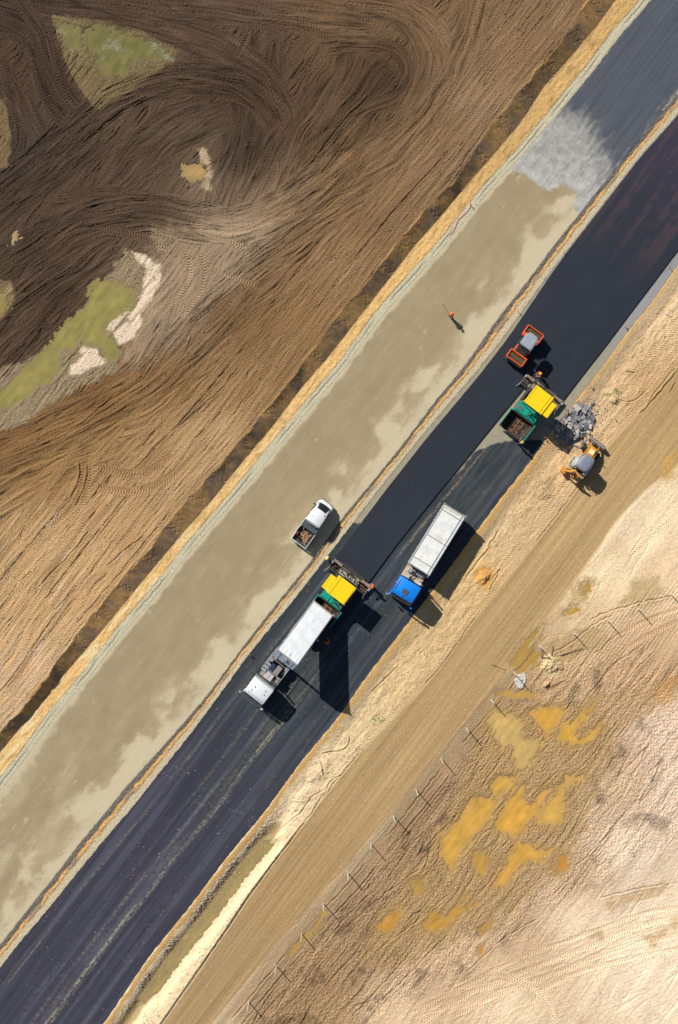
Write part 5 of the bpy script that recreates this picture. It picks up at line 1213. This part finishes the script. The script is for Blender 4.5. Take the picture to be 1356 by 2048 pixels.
# ------------------------------------------------------------------ backhoe loader
def backhoe(px, py, rz):
    gz = ground_z(px, py) + .02
    x, y = world(px, py, 0); t = thing('backhoe_loader', 'yellow backhoe loader with a grey cab roof on bare sand beside the rubble pile', 'backhoe loader', (x, y, gz), rz)
    t.scale = (.92, .92, .96)
    BY = paint('amber_paint', (212,150,44), .5, var=.12, dirt=.5, dirtc=(140,100,50), scale=3)
    for s_ in (-1, 1):
        wheel(t, -.55, s_*.88, .68, .44, s_); 
        w0 = wheel(t, 1.62, s_*.98, .44, .32, s_)
        b = B(); pr = [(-.55 + .78*math.cos(q), .68 + .80*math.sin(q)) for q in np.linspace(.2, math.pi-.2, 11)] + [(-.55 + .73*math.cos(q), .68 + .75*math.sin(q)) for q in np.linspace(math.pi-.2, .2, 11)]
        b.prism(pr, s_*.62, s_*1.14); b.done('fender', paint('fender_white', (206,214,210), .5, dirt=.35), t)
    b = B(); b.box(-1.4,2.1,-.38,.38,.5,.95,.04); b.done('chassis', FRAME, t)
    b = B(); b.prism([(.55,.9),(.55,1.62),(1.9,1.50),(2.12,1.35),(2.15,.8)], -.42, .42, bev=.06); hood = b.done('hood', BY, t, True)
    b = B(); b.box(1.15,1.75,-.3,.3,1.55,1.60,.02); b.done('hood_decal_panel', paint('pale_hood_panel', (250,232,180), .25, coat=.6), hood)
    b = B(); b.cyl((1.7,-.3,1.5),(1.7,-.3,1.95),.05,10); b.done('exhaust_pipe', FRAME, hood, True)
    # cab: glass box, pillars, domed roof
    b = B(); b.loft([[(-1.15,-.66,1.0),(-1.15,.66,1.0),(.62,.60,1.0),(.62,-.60,1.0)],[(-1.05,-.62,2.6),(-1.05,.62,2.6),(.50,.55,2.6),(.50,-.55,2.6)]]); cab = b.done('cab', paint('cab_glass', (34,60,72), .08, coat=.5), t)
    for xx, yy in ((-1.12,.66),(-1.12,-.66),(.6,.6),(.6,-.6),(-.3,.67),(-.3,-.67)):
        b = B(); b.tube([(xx,yy,.95),(xx*.95,yy*.93,2.62)], .04, 6); b.done('pillar', DARK, cab)
    out = [(-1.16,-.42),(-1.02,-.66),(-.6,-.78),(0,-.78),(.45,-.70),(.70,-.52),(.72,.52),(.45,.70),(0,.78),(-.6,.78),(-1.02,.66),(-1.16,.42)]
    b = B(); b.loft([[(p[0]*k+c, p[1]*k, z) for p in out] for k, c, z in ((1,0,2.6),(1.02,0,2.66),(.98,0,2.74),(.85,-.02,2.80),(.5,-.08,2.83))]); rf = b.done('cab_roof', paint('slate_roof', (126,132,146), .5, var=.1, dirt=.3, dirtc=(140,136,132), scale=3), cab, True)
    b = B(); b.box(.42,.60,.12,.3,2.76,2.80); b.done('roof_marker', paint('red_mark', (190,60,40), .5), rf)
    b = B(); b.cyl((.35,-.5,2.76),(.35,-.5,2.83),.04,8); b.done('beacon', ALU, rf)
    for s_ in (-1, 1):
        b = B(); b.tube([(-1.15,s_*.55,2.55),(-1.32,s_*.62,2.5)], .02); b.box(-1.40,-1.30,s_*.62-.1,s_*.62+.1,2.42,2.56,.02); b.done('work_light', ALU, cab)
    # loader arms and bucket
    for s_ in (-1, 1):
        b = B(); b.prism([(.55,1.35),(.75,1.55),(2.0,1.25),(2.75,.55),(2.65,.4),(1.9,1.02)], s_*.56-.06, s_*.56+.06); b.done('loader_arm', BY, t)
        b = B(); b.cyl((1.0,s_*.56,1.05),(2.2,s_*.56,.85),.05,8); b.cyl((2.2,s_*.38,1.2),(2.78,s_*.38,.86),.045,8); b.done('loader_ram', CHROME, t)
    b = B(); o1 = [(2.62,.20),(2.58,.72),(2.74,.95),(3.0,1.0),(3.04,.96),(2.80,.86),(2.68,.68),(2.72,.28),(3.12,.12),(3.12,.06)]
    b.prism(o1, -1.04, 1.04); b.prism([(2.6,.2),(2.58,.8),(2.74,.96),(3.02,.98),(3.14,.08)], -1.04, -1.0); b.prism([(2.6,.2),(2.58,.8),(2.74,.96),(3.02,.98),(3.14,.08)], 1.0, 1.04)
    bk = b.done('loader_bucket', paint('bucket_steel', (172,162,150), .6, .3, var=.2, dirt=.5, dirtc=(120,104,84), scale=4), t)
    for k in range(7):
        b = B(); yy = -.96 + k*.32; b.prism([(3.0,.10),(3.0,.04),(3.26,.05)], yy-.04, yy+.04); b.box(2.9,3.02,yy-.03,yy+.03,1.0,1.04); b.done('tooth', FRAME, bk)
    # folded digging arm at the back, swung towards the left side
    b = B(); b.box(-1.62,-1.35,-.95,.95,.55,1.05,.03); b.done('hoe_frame', paint('hoe_frame_paint', (176,150,110), .6, dirt=.6, dirtc=(90,74,60)), t)
    hb = Vector((-1.62, .45, .9))
    b = B(); b.loft([[(-1.55,.28,.75),(-1.55,.62,.75),(-1.55,.62,1.15),(-1.55,.28,1.15)],[(-1.95,.30,1.7),(-1.95,.58,1.7),(-1.85,.58,2.05),(-1.85,.30,2.05)],[(-1.75,.36,2.95),(-1.75,.52,2.95),(-1.58,.52,3.0),(-1.58,.36,3.0)]]); boom = b.done('boom', BY, t)
    b = B(); b.loft([[(-1.6,.36,3.0),(-1.6,.54,3.0),(-1.8,.54,3.05),(-1.8,.36,3.05)],[(-1.85,.62,2.2),(-1.85,.86,2.2),(-2.1,.86,2.3),(-2.1,.62,2.3)],[(-2.0,1.05,1.0),(-2.0,1.22,1.0),(-2.15,1.22,1.05),(-2.15,1.05,1.05)]]); b.done('dipper_arm', BY, t)
    b = B(); b.prism([(-1.95,.95),(-1.65,1.3),(-1.75,1.55),(-2.25,1.5),(-2.45,1.1),(-2.3,.85)], .30, .85, 'z'); b.done('hoe_bucket', paint('hoe_bucket_paint', (214,150,52), .5, dirt=.4, dirtc=(110,80,50)), t)
    b = B(); b.cyl((-1.5,.2,1.2),(-1.8,.3,2.2),.055,8); b.cyl((-1.75,.42,3.05),(-2.1,.8,2.35),.05,8); b.done('hoe_ram', CHROME, t)
    b = B(); b.prism([(-1.5,.05),(-1.9,.1),(-2.0,-.55),(-1.75,-.6),(-1.5,-.3)], 1.05, 1.2, 'z'); b.prism([(-1.9,.0),(-2.25,.15),(-2.3,-.4),(-1.95,-.45)], .8, .95, 'z'); b.done('swing_post', BY, t)
    for s_ in (-1, 1):
        b = B(); b.box(-1.7,-1.5,s_*.95-.09,s_*.95+.09,.35,1.5,.02); b.box(-1.8,-1.4,s_*1.0-.2,s_*1.0+.2,.3,.38,.01); b.done('stabiliser', paint('stabiliser_paint', (188,160,116), .6, dirt=.5), t)
    b = B(); b.tube([(-1.55,0,1.1),(-1.75,.1,1.5),(-1.9,.3,1.3)], .03); b.tube([(-1.55,-.1,1.1),(-1.8,0,1.4),(-1.85,.4,1.2)], .025); b.done('hydraulic_hose', paint('red_hose', (170,60,40), .6), t)
backhoe(1164, 925, math.radians(53))

# ------------------------------------------------------------------ people
def skin_part(name, parent, verts, edges, radii, mat):
    me = bpy.data.meshes.new(name); me.from_pydata(verts, edges, []); me.update(); me.materials.append(mat)
    o = bpy.data.objects.new(name, me); COL.objects.link(o); o.parent = parent
    md = o.modifiers.new('skin', 'SKIN'); sv = me.skin_vertices[0].data
    for i, r in enumerate(radii):
        rr_ = r if isinstance(r, tuple) else (r, r); sv[i].radius = rr_; sv[i].use_root = (i == 0)
    md.use_smooth_shade = True
    sb = o.modifiers.new('sub', 'SUBSURF'); sb.levels = 1; sb.render_levels = 1
    return o
SKIN = paint('skin', (190,138,108), .6)
def person(label, px, py, rz, top, legs, helmet, stride=.0, lean=.0, arms=((.28,.25,1.05),(.28,-.25,1.05)), tool=None, z0=0.0, scale=1.0):
    x, y = world(px, py, 0); t = thing('person', label, 'person', (x, y, z0), rz)
    t.scale = (scale,)*3
    hx = lean
    hip, kn = .92, .50
    P = dict(pelvis=(0,0,hip), chest=(hx*.6,0,1.28), neck=(hx*.9,0,1.48), head=(hx+.02,0,1.66),
             hl=(0,.09,hip-.04), hr=(0,-.09,hip-.04), kl=(stride*.6+.04,.10,kn), kr=(-stride*.35+.04,-.10,kn), al=(stride,.10,.09), ar=(-stride,-.10,.09), tl=(stride+.15,.11,.04), tr=(-stride+.15,-.11,.04),
             sl=(hx*.8,.19,1.40), sr=(hx*.8,-.19,1.40))
    (lx, ly, lz), (qx, qy, qz) = arms
    el = (hx*.6 + lx*.35, .28, 1.16); er = (hx*.6 + qx*.35, -.28, 1.16); wl = (lx, ly, lz); wr = (qx, qy, qz)
    V = [P['pelvis'],P['chest'],P['neck'],P['head'],P['sl'],el,wl,P['sr'],er,wr,P['hl'],P['kl'],P['al'],P['tl'],P['hr'],P['kr'],P['ar'],P['tr'], (hx+.03,0,1.74)]
    E = [(0,1),(1,2),(2,3),(3,18),(1,4),(4,5),(5,6),(1,7),(7,8),(8,9),(0,10),(10,11),(11,12),(12,13),(0,14),(14,15),(15,16),(16,17)]
    R = [(.12,.10),(.15,.11),.055,.095,.06,.045,.03,.06,.045,.03,.085,.06,.045,.035,.085,.06,.045,.035,.08]
    skin_part('body', t, V, E, R, SKIN)
    skin_part('trousers', t, [P['pelvis'],P['hl'],P['kl'],P['al'],P['hr'],P['kr'],P['ar'],(0,0,hip+.08)], [(0,1),(1,2),(2,3),(0,4),(4,5),(5,6),(0,7)], [(.15,.12),.11,.085,.07,.11,.085,.07,(.14,.11)], legs)
    for s_, a, tt in ((1,'al','tl'),(-1,'ar','tr')): skin_part('boot', t, [P[a], (P[tt][0]-.03, P[tt][1], .05), (P[a][0]-.06, P[a][1], .05)], [(0,1),(0,2)], [.065,.05,.045], DARK)
    skin_part('vest', t, [P['pelvis'],P['chest'],(hx*.85,0,1.42),P['sl'],P['sr'],el,er], [(0,1),(1,2),(1,3),(1,4),(3,5),(4,6)], [(.16,.13),(.19,.14),(.13,.11),.085,.085,.06,.06], top)
    # hands: palm and five fingers each
    for (hxx, hy, hz), s_ in ((wl, 1), (wr, -1)):
        b = B(); b.box(hxx-.01, hxx+.085, hy-.04, hy+.04, hz-.02, hz+.02, .01)
        for k in range(4): b.tube([(hxx+.08, hy-.033+.022*k, hz), (hxx+.12+.008*(k in (1,2)), hy-.033+.022*k, hz-.01), (hxx+.13+.01*(k in (1,2)), hy-.033+.022*k, hz-.04)], .009, 5)
        b.tube([(hxx+.02, hy-.035*s_, hz), (hxx+.05, hy-.07*s_, hz-.01), (hxx+.08, hy-.07*s_, hz-.03)], .011, 5); b.done('hand', SKIN, t, True)
    b = B(); n = 16; rings = []
    for q, r_ in ((1.69,.135),(1.72,.15),(1.78,.138),(1.83,.10),(1.86,.045)): rings.append([(hx+.03 + r_*1.12*math.cos(2*math.pi*k/n), r_*math.sin(2*math.pi*k/n), q) for k in range(n)])
    b.loft(rings); b.prism([(hx+.1,-.11),(hx+.23,-.07),(hx+.25,0),(hx+.23,.07),(hx+.1,.11)], 1.69, 1.71, 'z'); b.done('helmet', helmet, t, True)
    # face
    b = B(); fx = hx+.03
    b.loft([[(fx+.085,-.018,1.625),(fx+.085,.018,1.625),(fx+.085,.010,1.67),(fx+.085,-.010,1.67)],[(fx+.125,-.012,1.628),(fx+.125,.012,1.628),(fx+.11,.006,1.66),(fx+.11,-.006,1.66)]])
    for s_ in (-1, 1): b.box(fx-.02, fx+.02, s_*.098-.012, s_*.098+.012, 1.62, 1.68)
    b.done('nose_and_ears', SKIN, t, True)
    b = B()
    for s_ in (-1, 1): b.cyl((fx+.086, s_*.035, 1.672), (fx+.098, s_*.035, 1.672), .012, 8)
    b.box(fx+.088, fx+.096, -.025, .025, 1.592, 1.60); b.done('eyes_and_mouth', DARK, t)
    return t
HV = paint('hi_vis_orange', (238,84,28), .7, var=.1); NAVY = paint('blue_workwear', (38,62,140), .8, var=.15); WSH = paint('white_shirt', (214,208,204), .8); DKB = paint('dark_trousers', (42,46,62), .8)
HY = paint('yellow_helmet', (246,192,20), .35, coat=.4); HO = paint('orange_helmet', (240,120,24), .35, coat=.4)
p1 = person('person in orange vest and blue trousers walking on the sandy road base with a rake', 901.5, 634, math.radians(120), HV, NAVY, HO, stride=.34, arms=((.34,.12,1.15),(.30,-.12,1.2)))
person('person in orange top, blue trousers and yellow helmet standing between roller and paver', 1078, 751, math.radians(195), HV, NAVY, HY, stride=.12, lean=.18, z0=.19, arms=((.48,.1,1.05),(.48,-.1,1.0)))
person('person in blue workwear with a yellow helmet standing at the mouth of the empty hopper', 1037, 889, math.radians(60), NAVY, NAVY, HY, lean=.1, arms=((.4,.2,1.1),(.4,-.2,1.1)))
person('person in a white shirt and yellow helmet at the left end of a screed', 652.5, 1113.5, math.radians(-40), WSH, DKB, HY, lean=.16, arms=((.42,.15,1.0),(.45,-.1,.95)))
person('person with an orange helmet at the right end of a screed, by the blue cab', 744.5, 1172, math.radians(160), HV, NAVY, HO, arms=((.32,.16,1.1),(.32,-.16,1.1)))
person('person in orange vest and red helmet in the shade of the raised truck body', 656.5, 1283, math.radians(130), HV, DKB, paint('red_helmet', (220,60,40), .4), lean=.05)
def rod(t):
    b = B(); b.cyl((-.6,0,-.2),(.75,0,.25),.018,8); b.done('handle', FRAME, t)
    b = B(); b.box(.72,.79,-.12,.12,.22,.28,.01); b.done('rake_head', FRAME, t)
xr, yr = world(895, 622, 1.2); tt = thing('asphalt_rake', 'long dark-handled rake carried by the walking person in the orange vest', 'rake', (xr, yr, 1.15), math.radians(128)); rod(tt)

# ------------------------------------------------------------------ fence of slim posts
POSTS = [(1343,1189.5),(1275.5,1217.5),(1215,1241),(1147,1266.5),(1078.5,1292),(1027.8,1344.5),(982,1399),(932.5,1456),(882.5,1516.5),(832,1580),(787,1632.5),(742,1687.5),(696,1746),(646.5,1806.5),(603.6,1868.3),(553,1931),(497.5,2005),(444,2072)]
fr = thing('wire_fence', 'low fence of slim whitish posts strung with thin wire beside the haul road', 'fence', (*world(*POSTS[8], 0), 0))
ox, oy = fr.location.x, fr.location.y
PM = paint('whitened_post', (226,218,204), .7, var=.08, dirt=.3, dirtc=(150,140,124), scale=5); tops = []
rp = random.Random(21)
for k, (px, py) in enumerate(POSTS):
    gz = ground_z(px, py); zz = gz; x, y = world(px, py, zz); dx, dy = rp.uniform(-.05, .05), rp.uniform(-.05, .05)
    b = B(); b.cyl((x-ox, y-oy, gz-.25), (x-ox+dx, y-oy+dy, gz+2.02), .055, 8, .045); b.cyl((x-ox+dx, y-oy+dy, gz+2.02), (x-ox+dx, y-oy+dy, gz+2.08), .045, 8, .01); b.done('post', PM, fr)
    tops.append((x-ox, y-oy, gz, dx, dy))
WIRE = paint('galvanised_wire', (150,150,146), .5, .6)
for h in (.15, .5, .85, 1.2, 1.55, 1.9):
    b = B()
    for (a, c) in zip(tops[:-1], tops[1:]):
        pts = []
        for q in np.linspace(0, 1, 5): pts.append((a[0]*(1-q)+c[0]*q + a[3]*h/2, a[1]*(1-q)+c[1]*q + a[4]*h/2, a[2]*(1-q)+c[2]*q + h - .05*math.sin(math.pi*q)))
        b.tube(pts, .0035, 3)
    b.done('wire', WIRE, fr)
# plastic-mesh gutter strips lying at the foot of the fence
for k, (a, c) in enumerate([(10, 11), (11, 12)]):
    A_, C_ = Vector(tops[a][:3]), Vector(tops[c][:3]); d = C_ - A_; nrm = Vector((d.y, -d.x, 0)).normalized(); b = B(); n = 26
    o = thing('mesh_strip', ['pale ribbed mesh strip lying at the fence foot, upper of two', 'pale ribbed mesh strip lying at the fence foot, lower of two'][k], 'mesh strip', (ox + A_.x, oy + A_.y, A_.z + .03), 0)
    for q in range(n):
        p = d * ((q + .5) / n); b.tube([p - nrm*.22, p + nrm*.22], .022, 4)
    b.tube([-nrm*.22, d - nrm*.22], .02, 4); b.tube([nrm*.22, d + nrm*.22], .02, 4); b.done('mesh', paint('pale_mesh', (206,190,160), .8), o)

# ------------------------------------------------------------------ broken asphalt slabs
rs = random.Random(5)
CH = [paint('slab_grey_%d' % k, c, .85, var=.2, scale=5, bump=.02) for k, c in enumerate([(138,137,142), (160,156,156), (112,112,120), (186,178,166)])]
pm = []
for k in range(14):
    b = B(); n = rs.choice([4, 5, 5, 6]); out = []
    for i in range(n):
        a = 2*math.pi*(i + rs.uniform(-.28, .28))/n; r_ = rs.uniform(.17, .34); out.append((r_*math.cos(a)*1.2, r_*math.sin(a)*.85))
    b.prism(out, 0, rs.uniform(.08, .15), 'z')
    for v in b.bm.verts: v.co += Vector((rs.uniform(-.03, .03), rs.uniform(-.03, .03), rs.uniform(-.015, .015)))
    o = b.done('slab', CH[k % 4], None); pm.append(o.data); bpy.data.objects.remove(o)
PILE = [(1112,845),(1122,836),(1139,824),(1150,810),(1165,808),(1187,808),(1186,843),(1177,868),(1168,886),(1140,892),(1122,880),(1104,866),(1102,852)]
def place_slab(px, py, h, sc=1.0):
    me = pm[rs.randrange(len(pm))]; o = bpy.data.objects.new('asphalt_chunk', me); COL.objects.link(o)
    x, y = world(px, py, h); o.location = (x, y, h); o.rotation_euler = (rs.gauss(0, .22), rs.gauss(0, .22), rs.uniform(0, 6.28)); s_ = sc * rs.choice([.5, .7, .85, 1.0, 1.15, 1.5]) * rs.uniform(.9, 1.1); o.scale = (s_, s_, s_)
    o['label'] = 'broken grey chunk of old asphalt lying in the rubble pile beside the paver'; o['category'] = 'rubble chunk'; o['group'] = 'broken asphalt chunks in the rubble pile'
cnt = 0
for layer, (gap, lift, ins) in enumerate([(7.6, .04, 0), (8.2, .16, 7), (10.0, .30, 14)]):
    yy = 795.0
    while yy < 900:
        xx = 1095.0 + rs.uniform(0, 5)
        while xx < 1200:
            jx, jy = xx + rs.uniform(-3.5, 3.5), yy + rs.uniform(-3.5, 3.5)
            sd = float(poly_sd(np.array([jx]), np.array([jy]), PILE)[0])
            if sd < -ins and cnt < 285:
                place_slab(jx, jy, ground_z(jx, jy) + lift + rs.uniform(-.03, .08)); cnt += 1
            xx += gap
        yy += gap
for k in range(9): place_slab(rs.uniform(1098, 1195), rs.uniform(875, 900), ground_z(1150, 890) + .03, .6)

# ------------------------------------------------------------------ small things
RIB = paint('pink_ribbon', (226,110,130), .6)
for k, (px, py, lb) in enumerate([(1127,505,'pink-ribboned stake on the median, level with the pale washed stretch'),(1035.5,623,'pink-ribboned stake on the median beside the roller'),(1339,536,'pink-ribboned stake on the right shoulder, highest of three there'),(1250,654,'pink-ribboned stake on the right shoulder, middle of three there'),(1178,769,'pink-ribboned stake on the right shoulder near the rubble pile'),(500,1310,'pink-ribboned stake on the median beside the white cab'),(940,410,'pink-ribboned stake on the far left verge of the road base'),(1090,876,'pink-ribboned stake between a paver and the rubble pile')]):
    gz = ground_z(px, py); x, y = world(px, py, 0); t = thing('survey_stake', lb, 'survey stake', (x, y, gz), rs.uniform(0, 3), 'survey stakes along the road edges')
    b = B(); b.box(-.02, .02, -.02, .02, -.1, .62); b.done('stick', WOOD, t)
    b = B(); b.box(-.05, .05, -.035, .035, .5, .6, .01); b.box(.04, .20, -.012, .012, .42, .55); b.done('ribbon', RIB, t)
# string line held by the stakes on the left verge
b = B(); pts = []
for q in np.linspace(0, 1, 9): px, py = 942 - 44*q + 3*math.sin(q*9), 408 + 62*q; pts.append((*world(px, py, 0), ground_z(px, py) + .08))
b.tube(pts, .03, 5); o = b.done('marker_tape', RIB); o['label'] = 'crumpled pink marker tape lying along the far left verge'; o['category'] = 'tape'
# crumpled white sheet by the fence
n = 26; u, v = np.meshgrid(np.linspace(-1, 1, n), np.linspace(-1, 1, n), indexing='ij')
hx_ = u * .85 * (1 + .15 * noise(v * 2, u * 0, 950)); hy_ = v * .55 * (1 - .35 * u) + .2 * u + .15 * noise(u * 2, v * 2, 951)
hz_ = .10 + .10 * np.abs(fbm(u * 2, v * 2, 3, 952))
Vv = np.stack([hx_, hy_, hz_], 2).reshape(-1, 3); idx = np.arange(n*n).reshape(n, n); fq = np.stack([idx[:-1, :-1], idx[1:, :-1], idx[1:, 1:], idx[:-1, 1:]], 2)
rad = (np.abs(u) ** 2.2 + np.abs(v) ** 2.2 + .35 * fbm(u * 2.5, v * 2.5, 3, 953)); keep = rad[:-1, :-1] < 1.0; hole = ((u - .1) ** 2 + (v + .35) ** 2)[:-1, :-1] < .035; fq = fq[keep & ~hole]
sh = mesh_from('plastic_sheet', Vv, fq, paint('white_plastic', (208,202,192), .4, dirt=.3, dirtc=(176,160,130), scale=4), smooth=True)
sd_m = sh.modifiers.new('thick', 'SOLIDIFY'); sd_m.thickness = .01
sh.location = (*world(1043, 1362, 0), ground_z(1043, 1362)); sh.rotation_euler = (0, 0, math.radians(48)); sh['label'] = 'crumpled white plastic sheet on the mud beside a fence post'; sh['category'] = 'plastic sheet'
# frames of thin sticks by the pale heap
STK = paint('dark_stick', (96,80,62), .8)
for k, (A_, C_, lb) in enumerate([((1085,1315),(1103,1318),'short dark stick propped at the top of the pale heap'),((1104,1312),(1107,1290),'dark forked stick standing beside the pale heap'),((1122,1312),(1168,1296),'long dark stick lying over the ochre puddle near the fence'),((1085,1317),(1085,1300),'short upright stick at the left of the pale heap')]):
    b = B(); x0, y0 = world(*A_, 0); x1, y1 = world(*C_, 0); g0, g1 = ground_z(*A_), ground_z(*C_); b.cyl((x0, y0, g0 + .12), (x1, y1, g1 + .22), .045, 6, .03); b.cyl(((x0+x1)/2, (y0+y1)/2, (g0+g1)/2+.16), ((x0+x1)/2+.25, (y0+y1)/2+.12, (g0+g1)/2+.26), .025, 5, .015)
    o = b.done('stick', STK); o['label'] = lb; o['category'] = 'stick'
b = B()
for (px, py, d) in [(588, 1130, 0)]: pass
b.bm.free()

def scatter(name, pts, size, mat, label=None, kind='stuff', seed=0):
    r = np.random.RandomState(seed); base = np.array([(1,0,0),(-1,0,0),(0,1,0),(0,-1,0),(0,0,1),(0,0,-1)], float)
    f0 = np.array([(0,2,4),(2,1,4),(1,3,4),(3,0,4),(2,0,5),(1,2,5),(3,1,5),(0,3,5)])
    Vs, Fs = [], []
    for k, (px, py, z) in enumerate(pts):
        s_ = size[0] + (size[1] - size[0]) * r.rand() ** 2.5; v = base * s_ * r.uniform(.6, 1.3, (6, 3)); a = r.rand() * 6.28; c, q = math.cos(a), math.sin(a)
        v = v @ np.array([[c, q, 0], [-q, c, 0], [0, 0, .7]]); x, y = world(px, py, z); Vs.append(v + np.array([x, y, z + s_ * .25])); Fs.append(f0 + 6 * k)
    o = mesh_from(name, np.vstack(Vs), np.vstack(Fs), mat); o['kind'] = kind
    if label: o['label'] = label
    return o
def pick(n, fn, box, seed):
    r = np.random.RandomState(seed); out = []; tries = 0
    while len(out) < n and tries < n * 40:
        tries += 1; px = r.uniform(box[0], box[2]); py = r.uniform(box[1], box[3])
        if fn(px, py): out.append((px, py, ground_z(px, py)))
    return out
def inc(px, py, f, g, o0=0, o1=0):
    a, c = ac(px, py); return float(f(a)) + o0 < c < float(g(a)) + o1
far_r = lambda px, py: ac(px, py)[1] > float(H2(ac(px, py)[0])) + 60 and noise(np.array([px / 60]), np.array([py / 60]), 77)[0] > -.05
scatter('loose_stones', pick(2600, far_r, (760, 1380, 1400, 2080), 1), (.02, .10), paint('pale_stone', (206,182,148), .9, var=.2, scale=.5), seed=1)
scatter('soil_clods', pick(6000, lambda px, py: ac(px, py)[1] < float(L0(ac(px, py)[0])) - 4, (-30, -30, 1200, 1480), 2), (.02, .09), paint('dry_clod', (132,106,76), .95, var=.3, scale=.5), seed=2)
scatter('verge_rubble', pick(3600, lambda px, py: inc(px, py, L4, L7, 1, -12) or inc(px, py, L1, L2, -10, 18), (-10, -10, 1370, 2060), 3), (.015, .06), paint('verge_stone', (150,138,118), .9, var=.35, scale=.5), seed=3)
scatter('sand_lumps', pick(4200, lambda px, py: inc(px, py, L9, H1, 18, -4), (200, 540, 1400, 2080), 4), (.02, .10), paint('sand_lump', (204,174,126), .95, var=.22, scale=.5), seed=4)
r5 = np.random.RandomState(9); pts = []
while len(pts) < 260:
    px, py = r5.uniform(-10, 800), r5.uniform(1150, 2060)
    if inc(px, py, L7, L9, 6, -8): pts.append((px, py, .01))
scatter('spilled_gravel', pts, (.01, .08), paint('spilled_stone', (176,160,132), .9, var=.25, scale=.5), seed=5)
# mat of rubble at the foot of the slab pile
pts = [(r5.normal(1145, 26), r5.normal(848, 26), 0) for _ in range(1800)]; pts = [(a, c, ground_z(a, c) + .01) for a, c, _ in pts if inc(a, c, L9, H1, 0, 0)]
scatter('rubble_crumbs', pts, (.03, .12), CH[2], seed=6)
pts = []
for (cx_, cy_) in ((720, 1140), (1100, 770), (1000, 890), (690, 1240), (1030, 905)):
    for _ in range(45):
        px, py = r5.normal(cx_, 20), r5.normal(cy_, 16)
        if inc(px, py, L7, LM, 2, -2) and py > 1165 or inc(px, py, LM, L9, 2, -4): pts.append((px, py, .02 if py > 870 else .19))
scatter('asphalt_crumbs', pts, (.015, .06), paint('black_crumb', (34,34,36), .9, var=.3), seed=12)
# grass tufts
def tufts(name, spots, seed):
    r = np.random.RandomState(seed); Vs, Fs = [], []; k = 0
    for (cx_, cy_, rad, n) in spots:
        for _ in range(n):
            px, py = r.normal(cx_, rad), r.normal(cy_, rad * .7); gz = ground_z(px, py); x, y = world(px, py, 0); a = r.rand() * 6.28; ln = r.uniform(.08, .26); w_ = .018
            d = np.array([math.cos(a), math.sin(a), 0]); nrm = np.array([-d[1], d[0], 0]); p = np.array([x, y, gz])
            Vs.append(np.array([p - nrm*w_, p + nrm*w_, p + d*ln*.5 + nrm*w_*.8 + [0,0,ln*.7], p + d*ln*.5 - nrm*w_*.8 + [0,0,ln*.7], p + d*ln + [0,0,ln*.75]])); Fs += [(5*k,5*k+1,5*k+2),(5*k,5*k+2,5*k+3),(5*k+3,5*k+2,5*k+4)]; k += 1
    o = mesh_from(name, np.vstack(Vs), np.array(Fs), paint('grass_green', (112,140,62), .8, var=.3, scale=.8)); o['kind'] = 'stuff'
tufts('grass_tufts', [(1235,782,5,45),(1218,788,3,20),(755,1440,7,60),(712,1500,8,24),(620,1880,12,40),(745,1700,5,16),(690,1520,8,18)], 8)
print('slabs', cnt)
